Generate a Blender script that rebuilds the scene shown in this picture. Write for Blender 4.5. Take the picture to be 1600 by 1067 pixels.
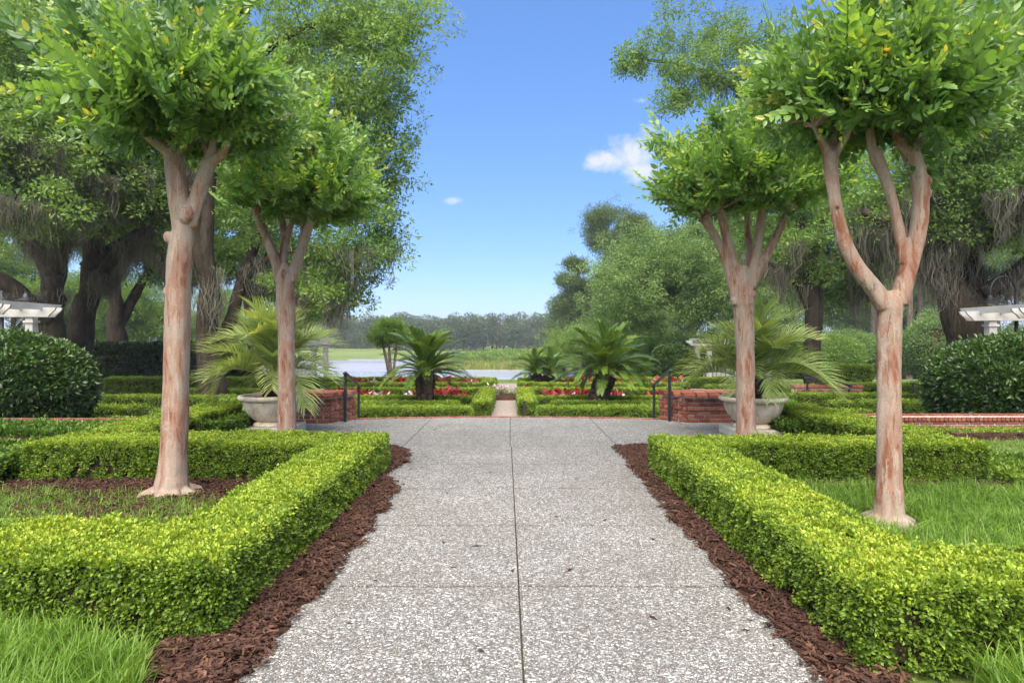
import bpy, bmesh, math, random
import numpy as np
from mathutils import Vector, Matrix, Quaternion, Euler

for _o in list(bpy.data.objects): bpy.data.objects.remove(_o)
SC = bpy.context.scene
COL = SC.collection
R = math.radians
random.seed(7)
RNG = np.random.default_rng(7)

# ------------------------------------------------------------------ camera
F, CH, HY = 1000.0, 1.55, 530.0          # focal length in px of a 1600 px wide frame, eye height, horizon row
cam_d = bpy.data.cameras.new('camera'); cam = bpy.data.objects.new('camera', cam_d); COL.objects.link(cam)
cam_d.sensor_width = 36.0; cam_d.lens = 36.0 * F / 1600.0
cam_d.shift_y = -(533.5 - HY) / 1600.0
cam_d.clip_start = 0.05; cam_d.clip_end = 3000
cam.location = (0, 0, CH); cam.rotation_euler = (R(90), 0, 0)
SC.camera = cam

# ------------------------------------------------------------------ sky, sun, exposure
SUN_EL, SUN_AZ = R(57), R(188)            # azimuth measured clockwise from +Y: behind the camera, a little left
world = bpy.data.worlds.new('World'); SC.world = world; world.use_nodes = True
wn, wl = world.node_tree.nodes, world.node_tree.links
wn.clear()
w_out = wn.new('ShaderNodeOutputWorld'); w_bg = wn.new('ShaderNodeBackground')
w_sky = wn.new('ShaderNodeTexSky'); w_sky.sky_type = 'NISHITA'; w_sky.sun_disc = False
w_sky.sun_elevation = SUN_EL; w_sky.sun_rotation = SUN_AZ
w_sky.air_density = 0.6; w_sky.dust_density = 1.5; w_sky.ozone_density = 5.0
w_gam = wn.new('ShaderNodeGamma'); w_gam.inputs['Gamma'].default_value = 0.6; wl.new(w_sky.outputs[0], w_gam.inputs['Color'])
w_hsv = wn.new('ShaderNodeHueSaturation'); w_hsv.inputs['Saturation'].default_value = 1.5; w_hsv.inputs['Value'].default_value = 1.53; w_hsv.inputs['Hue'].default_value = 0.509
wl.new(w_gam.outputs[0], w_hsv.inputs['Color'])
w_bg.inputs['Strength'].default_value = 0.15


def wmath(op, a, b=None, c=None):
    n = wn.new('ShaderNodeMath'); n.operation = op
    for i, v in enumerate((a, b, c)):
        if v is None: continue
        if isinstance(v, (int, float)): n.inputs[i].default_value = v
        else: wl.new(v, n.inputs[i])
    return n.outputs[0]


w_tc = wn.new('ShaderNodeTexCoord'); w_sep = wn.new('ShaderNodeSeparateXYZ')
wl.new(w_tc.outputs['Generated'], w_sep.inputs[0])
w_y = wmath('MAXIMUM', w_sep.outputs['Y'], 0.02)
w_u = wmath('DIVIDE', w_sep.outputs['X'], w_y); w_v = wmath('DIVIDE', w_sep.outputs['Z'], w_y)
w_cmb = wn.new('ShaderNodeCombineXYZ'); wl.new(w_u, w_cmb.inputs[0]); wl.new(w_v, w_cmb.inputs[1])
w_noise = wn.new('ShaderNodeTexNoise'); w_noise.inputs['Scale'].default_value = 17; w_noise.inputs['Detail'].default_value = 7
w_noise.inputs['Roughness'].default_value = 0.58
wl.new(w_cmb.outputs[0], w_noise.inputs['Vector'])
mask = None
# small cumulus to the right, thin wisps (direction tangents u, v; half sizes; strength)
for (u, v, su, sv, k) in ((0.142, 0.278, 0.042, 0.020, 1.1), (0.19, 0.302, 0.045, 0.038, 1.2), (0.215, 0.262, 0.05, 0.020, 1.05),
                          (-0.092, 0.217, 0.03, 0.008, 0.6), (0.204, 0.373, 0.022, 0.008, 0.68), (-0.16, 0.085, 0.16, 0.012, 0.45),
                          (0.55, 0.42, 0.12, 0.05, 0.9), (-0.75, 0.5, 0.16, 0.05, 0.9)):
    du = wmath('DIVIDE', wmath('SUBTRACT', w_u, u), su); dv = wmath('DIVIDE', wmath('SUBTRACT', w_v, v), sv)
    r2 = wmath('ADD', wmath('MULTIPLY', du, du), wmath('MULTIPLY', dv, dv))
    m = wmath('MULTIPLY', wmath('EXPONENT', wmath('MULTIPLY', r2, -0.75)), k)
    mask = m if mask is None else wmath('MAXIMUM', mask, m)
cl = wmath('MULTIPLY', wmath('SUBTRACT', wmath('ADD', mask, wmath('MULTIPLY', w_noise.outputs['Fac'], 2.6)), 1.95), 1.7)
w_cl = wn.new('ShaderNodeClamp'); wl.new(cl, w_cl.inputs[0])
w_fac = wmath('MULTIPLY', w_cl.outputs[0], wmath('GREATER_THAN', w_sep.outputs['Y'], 0.05))
w_mix = wn.new('ShaderNodeMix'); w_mix.data_type = 'RGBA'
wl.new(wmath('MULTIPLY', w_fac, 0.85), w_mix.inputs['Factor'])
wl.new(w_hsv.outputs[0], w_mix.inputs['A']); w_mix.inputs['B'].default_value = (2.75, 2.8, 2.9, 1)
wl.new(w_mix.outputs['Result'], w_bg.inputs['Color']); wl.new(w_bg.outputs[0], w_out.inputs[0])

sun_d = bpy.data.lights.new('sun', 'SUN'); sun = bpy.data.objects.new('sun', sun_d); COL.objects.link(sun)
sun_d.energy = 4.6; sun_d.angle = R(70); sun_d.color = (1.0, 0.92, 0.80)
sdir = Vector((math.sin(SUN_AZ) * math.cos(SUN_EL), math.cos(SUN_AZ) * math.cos(SUN_EL), math.sin(SUN_EL)))
sun.rotation_euler = sdir.to_track_quat('Z', 'Y').to_euler()
sun.location = sdir * 60

vs = SC.view_settings
vs.view_transform = 'Standard'; vs.look = 'None'; vs.gamma = 1.0; vs.use_curve_mapping = False
vs.exposure = 1.2
cy = SC.cycles
cy.max_bounces = 4; cy.diffuse_bounces = 3; cy.glossy_bounces = 2; cy.transmission_bounces = 3; cy.transparent_max_bounces = 4
cy.use_denoising = True
cy.use_adaptive_sampling = True; cy.adaptive_threshold = 0.03; cy.adaptive_min_samples = 16
try:
    cy.denoiser = 'OPENIMAGEDENOISE'; cy.denoising_input_passes = 'RGB_ALBEDO_NORMAL'; cy.denoising_prefilter = 'ACCURATE'
except Exception: pass
cy.caustics_reflective = False; cy.caustics_refractive = False
SC.render.film_transparent = False


# ------------------------------------------------------------------ small helpers
def G(px, py, z=0.0):
    """ground point (x, y) of the plan seen at a pixel of the 1600 px frame, on the level z"""
    d = (CH - z) * F / (py - HY)
    return ((px - 800) / F * d, d)


def P(px, py, d):
    """point at the distance d"""
    return np.array(((px - 800) / F * d, d, CH + (HY - py) / F * d))


def tag(o, label=None, cat=None, group=None, kind=None):
    if label: o['label'] = label
    if cat: o['category'] = cat
    if group: o['group'] = group
    if kind: o['kind'] = kind
    return o


def empty(name, loc=(0, 0, 0), rz=0.0):
    o = bpy.data.objects.new(name, None); COL.objects.link(o)
    o.empty_display_size = 0.1
    o.location = loc; o.rotation_euler = (0, 0, rz)
    return o


def add(name, me, parent=None, loc=None, rot=None, mat=None):
    o = bpy.data.objects.new(name, me); COL.objects.link(o)
    if parent is not None: o.parent = parent
    if loc is not None: o.location = loc
    if rot is not None: o.rotation_euler = rot
    if mat is not None and not me.materials: me.materials.append(mat)
    return o


class MB:
    """collects geometry for ONE mesh"""
    def __init__(s): s.v = []; s.f = []; s.a = []; s.n = 0
    def raw(s, v, f, lc=0.5):
        v = np.asarray(v, float).reshape(-1, 3)
        s.v.append(v); s.f += [tuple(i + s.n for i in q) for q in f]
        s.a.append(np.full(len(v), lc) if np.isscalar(lc) else np.asarray(lc, float)); s.n += len(v)
        return s
    def box(s, c, d, rz=0.0, lc=0.5):
        x, y, z = d[0] / 2, d[1] / 2, d[2] / 2
        v = np.array([(-x, -y, -z), (x, -y, -z), (x, y, -z), (-x, y, -z), (-x, -y, z), (x, -y, z), (x, y, z), (-x, y, z)])
        if rz:
            cz, sz = math.cos(rz), math.sin(rz)
            v = v @ np.array([[cz, sz, 0], [-sz, cz, 0], [0, 0, 1]])
        return s.raw(v + np.array(c), [(0, 3, 2, 1), (4, 5, 6, 7), (0, 1, 5, 4), (1, 2, 6, 5), (2, 3, 7, 6), (3, 0, 4, 7)], lc)
    def prism(s, poly, z0, z1, lc=0.5):
        n = len(poly)
        v = [(x, y, z0) for x, y in poly] + [(x, y, z1) for x, y in poly]
        f = [tuple(range(n - 1, -1, -1)), tuple(range(n, 2 * n))] + [(i, (i + 1) % n, n + (i + 1) % n, n + i) for i in range(n)]
        return s.raw(v, f, lc)
    def tube(s, pts, rad, n=6, lc=0.5, cap=True, flute=0.0):
        pts = np.asarray(pts, float); m = len(pts)
        rad = np.full(m, rad) if np.isscalar(rad) else np.asarray(rad, float)
        t = np.gradient(pts, axis=0); t /= np.linalg.norm(t, axis=1)[:, None] + 1e-12
        ref = np.array((0, 0, 1.0)) if abs(t[0][2]) < 0.9 else np.array((1.0, 0, 0))
        u = np.cross(t[0], ref); u /= np.linalg.norm(u)
        V = []
        for i in range(m):
            u = u - t[i] * np.dot(u, t[i]); u /= np.linalg.norm(u) + 1e-12
            w = np.cross(t[i], u)
            a = np.arange(n) * 2 * math.pi / n
            fl = 1 + flute * (np.cos(3 * a + i * .07) + .6 * np.cos(5 * a - i * .11 + 1.3)) if flute else 1.0
            V.append(pts[i] + rad[i] * np.broadcast_to(fl, a.shape)[:, None] * (np.cos(a)[:, None] * u + np.sin(a)[:, None] * w))
        f = []
        for i in range(m - 1):
            for j in range(n):
                k = (j + 1) % n
                f.append((i * n + j, i * n + k, (i + 1) * n + k, (i + 1) * n + j))
        if cap:
            f.append(tuple(range(n - 1, -1, -1))); f.append(tuple(range((m - 1) * n, m * n)))
        return s.raw(np.concatenate(V), f, lc)
    def lathe(s, prof, n=24, c=(0, 0, 0), flute=None):
        V = []; m = len(prof)
        for k, (r, z) in enumerate(prof):
            for j in range(n):
                a = 2 * math.pi * j / n
                rr = r + (flute[k] * (1 if j % 2 else -1) if flute else 0)
                V.append((c[0] + rr * math.cos(a), c[1] + rr * math.sin(a), c[2] + z))
        f = [(i * n + j, i * n + (j + 1) % n, (i + 1) * n + (j + 1) % n, (i + 1) * n + j) for i in range(m - 1) for j in range(n)]
        f.append(tuple(range(n - 1, -1, -1))); f.append(tuple(range((m - 1) * n, m * n)))
        return s.raw(V, f)
    def sphere(s, c, r, n=8, m=6, sc=(1, 1, 1)):
        V = []; f = []
        for i in range(m + 1):
            th = math.pi * i / m
            for j in range(n):
                ph = 2 * math.pi * j / n
                V.append((c[0] + sc[0] * r * math.sin(th) * math.cos(ph), c[1] + sc[1] * r * math.sin(th) * math.sin(ph), c[2] + sc[2] * r * math.cos(th)))
        for i in range(m):
            for j in range(n):
                f.append((i * n + j, (i + 1) * n + j, (i + 1) * n + (j + 1) % n, i * n + (j + 1) % n))
        return s.raw(V, f)
    def leaf(s, b, d, nrm, L, W, lc=0.5, fold=0.25, big=False):
        """one leaf: base b, direction d, face normal nrm"""
        b = np.asarray(b, float); d = np.asarray(d, float); d = d / (np.linalg.norm(d) + 1e-9)
        side = np.cross(d, nrm); side /= np.linalg.norm(side) + 1e-9
        up = np.cross(side, d)
        if not big:
            m = b + d * L * 0.5
            v = [b, m + side * W / 2 + up * W * fold, b + d * L, m - side * W / 2 + up * W * fold]
            return s.raw(v, [(0, 1, 2), (0, 2, 3)], lc)
        cv = -0.10 * L
        m1 = b + d * L * 0.3 + up * 0.01 * L; m2 = b + d * L * 0.68 + up * cv * 0.35; t = b + d * L + up * cv
        v = [b, m1 + side * W * .46 + up * W * fold, m1, m1 - side * W * .46 + up * W * fold,
             m2 + side * W * .40 + up * W * fold, m2, m2 - side * W * .40 + up * W * fold, t]
        return s.raw(v, [(0, 1, 2), (0, 2, 3), (1, 4, 5, 2), (2, 5, 6, 3), (4, 7, 5), (5, 7, 6)], lc)
    def mesh(s, name, mat=None, smooth=False, lc=True):
        me = bpy.data.meshes.new(name)
        v = np.concatenate(s.v) if s.v else np.zeros((0, 3))
        me.from_pydata(v.tolist(), [], s.f)
        if lc and len(v):
            at = me.attributes.new('lc', 'FLOAT', 'POINT'); at.data.foreach_set('value', np.concatenate(s.a).astype(np.float32))
        if smooth: me.polygons.foreach_set('use_smooth', [True] * len(me.polygons))
        if mat: me.materials.append(mat)
        me.update()
        return me
    def build(s, name, mat, parent=None, smooth=False, loc=None, rot=None):
        return add(name, s.mesh(name, mat, smooth), parent, loc, rot)


_ngs = {}


def scatter(name, protos, pts, rot, scl, tint=None, parent=None, mat=None, pick=None):
    """foliage, chips and grass too small to count: one object, sprig meshes instanced on its points"""
    n = len(pts)
    me = bpy.data.meshes.new(name); me.vertices.add(n)
    me.vertices.foreach_set('co', np.asarray(pts, np.float32).ravel())
    a = me.attributes.new('rot', 'FLOAT_VECTOR', 'POINT'); a.data.foreach_set('vector', np.asarray(rot, np.float32).ravel())
    a = me.attributes.new('scl', 'FLOAT', 'POINT'); a.data.foreach_set('value', np.asarray(scl, np.float32) * np.ones(n, np.float32))
    a = me.attributes.new('tint', 'FLOAT', 'POINT'); a.data.foreach_set('value', (np.zeros(n) if tint is None else np.asarray(tint)).astype(np.float32))
    a = me.attributes.new('pick', 'INT', 'POINT'); a.data.foreach_set('value', (RNG.integers(0, len(protos), n) if pick is None else pick).astype(np.int32))
    o = add(name, me, parent)
    key = tuple(p.name for p in protos)
    if key not in _ngs:
        ng = bpy.data.node_groups.new('scatter', 'GeometryNodeTree')
        ng.interface.new_socket('Geometry', in_out='INPUT', socket_type='NodeSocketGeometry')
        ng.interface.new_socket('Geometry', in_out='OUTPUT', socket_type='NodeSocketGeometry')
        N, L = ng.nodes, ng.links
        gi = N.new('NodeGroupInput'); go = N.new('NodeGroupOutput'); ip = N.new('GeometryNodeInstanceOnPoints')
        jn = N.new('GeometryNodeJoinGeometry')
        for p in protos:
            po = bpy.data.objects.new(p.name, p)
            oi = N.new('GeometryNodeObjectInfo'); oi.inputs['Object'].default_value = po
            g2 = N.new('GeometryNodeGeometryToInstance')
            L.new(oi.outputs['Geometry'], g2.inputs[0]); L.new(g2.outputs[0], jn.inputs[0])
        def att(nm, t):
            x = N.new('GeometryNodeInputNamedAttribute'); x.data_type = t; x.inputs['Name'].default_value = nm
            return x.outputs['Attribute']
        ip.inputs['Pick Instance'].default_value = True
        e2 = N.new('FunctionNodeEulerToRotation')
        L.new(att('rot', 'FLOAT_VECTOR'), e2.inputs[0]); L.new(e2.outputs[0], ip.inputs['Rotation'])
        L.new(att('scl', 'FLOAT'), ip.inputs['Scale']); L.new(att('pick', 'INT'), ip.inputs['Instance Index'])
        L.new(gi.outputs[0], ip.inputs['Points']); L.new(jn.outputs[0], ip.inputs['Instance']); L.new(ip.outputs[0], go.inputs[0])
        _ngs[key] = ng
    md = o.modifiers.new('scatter', 'NODES'); md.node_group = _ngs[key]
    if mat: me.materials.append(mat)
    o['kind'] = 'stuff'
    return o


def eul_from_z(dirs, spin=None):
    """Euler angles (n,3) turning +Z to dirs with a free spin"""
    out = np.zeros((len(dirs), 3)); z = Vector((0, 0, 1))
    for i, d in enumerate(dirs):
        q = Vector(d).to_track_quat('Z', 'Y') @ Quaternion((0, 0, 1), random.uniform(0, 6.283) if spin is None else spin[i])
        out[i] = q.to_euler()
    return out


def unit(n):
    v = RNG.normal(size=(n, 3)); return v / np.linalg.norm(v, axis=1)[:, None]


def fbm(p, seed=0):
    """cheap smooth pseudo noise in about -1..1 on (n,3)"""
    r = np.random.default_rng(seed); o = np.zeros(len(p))
    for k in range(5):
        w = r.normal(size=3) * (1.0 + 0.7 * k); o += np.sin(p @ w + r.uniform(0, 6.28)) / (1.3 + 0.5 * k)
    return o / 2.2


# ------------------------------------------------------------------ materials
class MT:
    def __init__(s, name):
        s.m = bpy.data.materials.new(name); s.m.use_nodes = True
        s.n, s.l = s.m.node_tree.nodes, s.m.node_tree.links
        s.b = s.n['Principled BSDF']; s.out = s.n['Material Output']
    def new(s, t, **kw):
        x = s.n.new(t)
        for k, v in kw.items():
            if k in x.inputs: x.inputs[k].default_value = v
            else: setattr(x, k, v)
        return x
    def coord(s, kind='Object', scale=None, rot=None):
        t = s.new('ShaderNodeTexCoord').outputs[kind]
        if scale is None and rot is None: return t
        mp = s.new('ShaderNodeMapping')
        if scale is not None: mp.inputs['Scale'].default_value = scale if hasattr(scale, '__len__') else (scale,) * 3
        if rot is not None: mp.inputs['Rotation'].default_value = rot
        s.l.new(t, mp.inputs[0]); return mp.outputs[0]
    def noise(s, vec, scale, detail=4, rough=0.55, dist=0.0):
        x = s.new('ShaderNodeTexNoise', Scale=scale, Detail=detail, Roughness=rough, Distortion=dist)
        s.l.new(vec, x.inputs['Vector']); return x.outputs['Fac']
    def vor(s, vec, scale, feature='F1', rnd=1.0):
        x = s.new('ShaderNodeTexVoronoi'); x.feature = feature; x.inputs['Scale'].default_value = scale
        x.inputs['Randomness'].default_value = rnd
        s.l.new(vec, x.inputs['Vector']); return x
    def ramp(s, fac, stops, interp='LINEAR'):
        x = s.new('ShaderNodeValToRGB'); cr = x.color_ramp; cr.interpolation = interp
        while len(cr.elements) > 1: cr.elements.remove(cr.elements[0])
        cr.elements[0].position = stops[0][0]; cr.elements[0].color = (*stops[0][1], 1)
        for p, c in stops[1:]:
            e = cr.elements.new(p); e.color = (*c, 1)
        s.l.new(fac, x.inputs[0]); return x.outputs[0]
    def math(s, op, a, b=None, clamp=False):
        x = s.new('ShaderNodeMath'); x.operation = op; x.use_clamp = clamp
        for i, v in enumerate((a, b)):
            if v is None: continue
            if isinstance(v, (int, float)): x.inputs[i].default_value = v
            else: s.l.new(v, x.inputs[i])
        return x.outputs[0]
    def mix(s, fac, a, b, mode='MIX'):
        x = s.new('ShaderNodeMix'); x.data_type = 'RGBA'; x.blend_type = mode
        for sock, v in (('Factor', fac), ('A', a), ('B', b)):
            if isinstance(v, (int, float)): x.inputs[sock].default_value = v
            elif isinstance(v, tuple): x.inputs[sock].default_value = (*v[:3], 1)
            else: s.l.new(v, x.inputs[sock])
        return x.outputs['Result']
    def bump(s, h, strength=0.3, dist=0.01):
        x = s.new('ShaderNodeBump', Strength=strength, Distance=dist); s.l.new(h, x.inputs['Height']); s.l.new(x.outputs[0], s.b.inputs['Normal'])
    def col(s, c): s.l.new(c, s.b.inputs['Base Color'])
    def set(s, rough=None, spec=None, metal=None, base=None):
        if rough is not None: s.b.inputs['Roughness'].default_value = rough
        if spec is not None: s.b.inputs['Specular IOR Level'].default_value = spec
        if metal is not None: s.b.inputs['Metallic'].default_value = metal
        if base is not None: s.b.inputs['Base Color'].default_value = (*base, 1)
    def attr(s, nm, typ='GEOMETRY'):
        x = s.new('ShaderNodeAttribute', attribute_type=typ); x.attribute_name = nm; return x.outputs['Fac']


def leaf_mat(name, stops, trans=0.35, rough=0.5, spec=0.35, wl_=0.55, wr=0.25, wt=0.35, tcol=(1.15, 1.1, 0.5)):
    m = MT(name)
    rnd = m.new('ShaderNodeObjectInfo').outputs['Random']
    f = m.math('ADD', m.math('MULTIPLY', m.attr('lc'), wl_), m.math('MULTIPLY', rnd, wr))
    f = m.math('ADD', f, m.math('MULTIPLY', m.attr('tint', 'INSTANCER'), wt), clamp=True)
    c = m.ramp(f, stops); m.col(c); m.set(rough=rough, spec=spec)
    tr = m.new('ShaderNodeBsdfTranslucent'); m.l.new(m.mix(1.0, c, tcol, 'MULTIPLY'), tr.inputs['Color'])
    mx = m.new('ShaderNodeMixShader'); mx.inputs[0].default_value = trans
    m.l.new(m.b.outputs[0], mx.inputs[1]); m.l.new(tr.outputs[0], mx.inputs[2]); m.l.new(mx.outputs[0], m.out.inputs[0])
    return m.m


M = {}
M['box_leaf'] = leaf_mat('box_leaf', [(0.0, (.026, .055, .009)), (0.28, (.072, .135, .016)), (0.5, (.15, .245, .024)), (0.75, (.30, .40, .034)), (1.0, (.45, .49, .055))], trans=.3, rough=.45, wl_=.5, wr=.22, wt=.42)
M['box_leaf_dark'] = leaf_mat('box_leaf_dark', [(0.0, (.022, .055, .010)), (0.5, (.06, .13, .018)), (1.0, (.20, .30, .03))], trans=.28, rough=.42, wl_=.4, wr=.2, wt=.5)
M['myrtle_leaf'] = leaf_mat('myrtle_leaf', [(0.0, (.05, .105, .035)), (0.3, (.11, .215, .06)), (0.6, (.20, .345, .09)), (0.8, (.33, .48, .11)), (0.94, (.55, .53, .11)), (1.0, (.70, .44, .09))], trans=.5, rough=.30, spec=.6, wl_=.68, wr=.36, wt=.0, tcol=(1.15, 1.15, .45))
M['oak_leaf'] = leaf_mat('oak_leaf', [(0.0, (.06, .115, .032)), (0.35, (.145, .255, .062)), (0.7, (.27, .41, .10)), (1.0, (.42, .52, .16))], trans=.48, rough=.5, wl_=.45, wr=.25, wt=.4)
M['wood_leaf'] = leaf_mat('wood_leaf', [(0.0, (.055, .10, .035)), (0.5, (.15, .25, .08)), (1.0, (.31, .43, .15))], trans=.45, rough=.6, wl_=.4, wr=.25, wt=.5)
M['bright_leaf'] = leaf_mat('bright_leaf', [(0.0, (.075, .145, .035)), (0.5, (.165, .28, .06)), (1.0, (.31, .41, .10))], trans=.48, rough=.6, wl_=.4, wr=.25, wt=.5)
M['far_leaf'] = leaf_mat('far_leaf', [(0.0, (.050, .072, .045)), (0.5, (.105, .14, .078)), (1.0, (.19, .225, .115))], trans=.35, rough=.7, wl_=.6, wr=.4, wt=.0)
M['pine_leaf'] = leaf_mat('pine_leaf', [(0.0, (.045, .08, .03)), (0.5, (.11, .17, .055)), (1.0, (.21, .28, .09))], trans=.35, rough=.6, wl_=.45, wr=.25, wt=.4)
M['shrub_leaf'] = leaf_mat('shrub_leaf', [(0.0, (.012, .032, .008)), (0.5, (.036, .08, .016)), (1.0, (.105, .18, .026))], trans=.22, rough=.30, spec=.5, wl_=.5, wr=.25, wt=.35)
M['dark_leaf'] = leaf_mat('dark_leaf', [(0.0, (.010, .020, .010)), (0.6, (.025, .042, .018)), (1.0, (.06, .09, .035))], trans=.15, rough=.4, wl_=.6, wr=.4, wt=.2)
M['grass'] = leaf_mat('grass_blade', [(0.0, (.045, .10, .016)), (0.45, (.13, .25, .03)), (0.8, (.25, .39, .055)), (1.0, (.44, .43, .17))], trans=.42, rough=.42, wl_=.6, wr=.35, wt=.3)
M['lawn'] = leaf_mat('lawn_blade', [(0.0, (.08, .15, .03)), (0.5, (.18, .28, .055)), (1.0, (.36, .40, .14))], trans=.35, rough=.5, wl_=.55, wr=.4, wt=.2)
M['reed'] = leaf_mat('reed', [(0.0, (.10, .13, .03)), (0.45, (.18, .24, .04)), (0.7, (.28, .33, .07)), (1.0, (.42, .34, .20))], trans=.3, rough=.7, wl_=.4, wr=.3, wt=.4)
M['cycad'] = leaf_mat('cycad_leaf', [(0.0, (.04, .085, .02)), (0.5, (.11, .19, .03)), (0.9, (.23, .32, .05)), (1.0, (.36, .28, .08))], trans=.3, rough=.28, spec=.6, wl_=.6, wr=.4)
M['palm'] = leaf_mat('palm_leaf', [(0.0, (.13, .20, .07)), (0.5, (.30, .39, .13)), (0.85, (.48, .52, .20)), (1.0, (.58, .42, .14))], trans=.4, rough=.4, wl_=.55, wr=.45)
M['red_leaf'] = leaf_mat('red_leaf', [(0.0, (.10, .008, .012)), (0.5, (.28, .012, .02)), (1.0, (.52, .04, .05))], trans=.3, rough=.45, wl_=.6, wr=.4, tcol=(1.2, .6, .6))
M['pink_leaf'] = leaf_mat('pink_leaf', [(0.0, (.30, .12, .16)), (0.5, (.62, .45, .48)), (1.0, (.8, .76, .7))], trans=.3, rough=.5, wl_=.6, wr=.4, tcol=(1, .9, .9))
M['lily_leaf'] = leaf_mat('lily_leaf', [(0.0, (.05, .13, .03)), (0.5, (.16, .30, .06)), (1.0, (.48, .55, .14))], trans=.35, rough=.45, wl_=.6, wr=.4)
M['moss'] = leaf_mat('spanish_moss', [(0.0, (.075, .072, .052)), (0.5, (.165, .158, .118)), (1.0, (.29, .275, .21))], trans=.25, rough=.9, spec=.1, wl_=.5, wr=.5, tcol=(1, .95, .85))
M['chip'] = leaf_mat('bark_chip', [(0.0, (.016, .009, .006)), (0.45, (.056, .028, .019)), (0.8, (.13, .064, .042)), (1.0, (.30, .18, .11))], trans=0.0, rough=.85, spec=.2, wl_=.7, wr=.3)


def m_core():
    m = MT('twig_core'); c = m.ramp(m.noise(m.coord(), 30, 4), [(.35, (.014, .011, .006)), (.65, (.07, .05, .03))]); m.col(c); m.set(rough=.95, spec=.1); return m.m
M['core'] = m_core()


def m_myrtle_bark():
    """smooth crape myrtle bark peeling in long flakes: cinnamon new skin under tan and grey old skin"""
    m = MT('myrtle_bark'); o = m.coord('Object')
    v = m.coord('Object', (1, 1, .26)); v2 = m.coord('Object', (1, 1, .13))
    n1 = m.noise(v, 8, 6, .62, .5); n2 = m.noise(v2, 21, 6, .65, .3); n3 = m.noise(m.coord('Object', (1, 1, .5)), 130, 3, .7); n4 = m.noise(v, 34, 5, .7)
    c = m.ramp(n1, [(.36, (.20, .078, .040)), (.405, (.245, .105, .058)), (.43, (.275, .155, .105)), (.50, (.30, .185, .13)), (.525, (.33, .235, .175)), (.60, (.315, .235, .18)), (.625, (.265, .215, .172))])
    c = m.mix(m.ramp(n2, [(.57, (0, 0, 0)), (.59, (.8, .8, .8))]), c, (.37, .285, .215))
    c = m.mix(m.ramp(n2, [(.36, (.75, .75, .75)), (.385, (0, 0, 0))]), c, (.165, .066, .036))
    c = m.mix(m.ramp(n4, [(.62, (0, 0, 0)), (.66, (.55, .55, .55))]), c, (.20, .16, .125))
    c = m.mix(.35, c, m.ramp(n3, [(.3, (.22, .22, .22)), (.7, (.78, .78, .78))]), 'OVERLAY')
    sp = m.new('ShaderNodeSeparateXYZ'); m.l.new(o, sp.inputs[0])
    c = m.mix(m.ramp(m.math('ADD', sp.outputs['Z'], m.math('MULTIPLY', n2, .3)), [(.12, (.75, .75, .75)), (.42, (0, 0, 0))]), c, (.31, .255, .20))
    m.col(c); m.set(rough=.66, spec=.28)
    h = m.math('ADD', m.math('MULTIPLY', m.ramp(n1, [(.40, (0, 0, 0)), (.43, (.5, .5, .5)), (.51, (.5, .5, .5)), (.53, (1, 1, 1))]), 1.0), m.math('ADD', m.math('MULTIPLY', n2, .8), m.math('MULTIPLY', n3, .25)))
    m.bump(h, .55, .010); return m.m
M['myrtle_bark'] = m_myrtle_bark()


def m_oak_bark(name='oak_bark', lo=(.035, .028, .022), hi=(.135, .11, .088)):
    m = MT(name); n = m.noise(m.coord('Object', (1, 1, .3)), 9, 6, .65, .5)
    n2 = m.noise(m.coord('Object'), .8, 3)
    c = m.ramp(n, [(.35, lo), (.7, hi)]); c = m.mix(m.math('MULTIPLY', n2, .3), c, (.06, .062, .04)); m.col(c); m.set(rough=.95, spec=.15); m.bump(n, .8, .05); return m.m
M['oak_bark'] = m_oak_bark('oak_bark', (.018, .013, .009), (.075, .056, .042))
M['pine_bark'] = m_oak_bark('pine_bark', (.07, .05, .04), (.26, .19, .15))
M['cycad_bark'] = m_oak_bark('cycad_bark', (.025, .017, .012), (.11, .075, .05))


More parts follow.
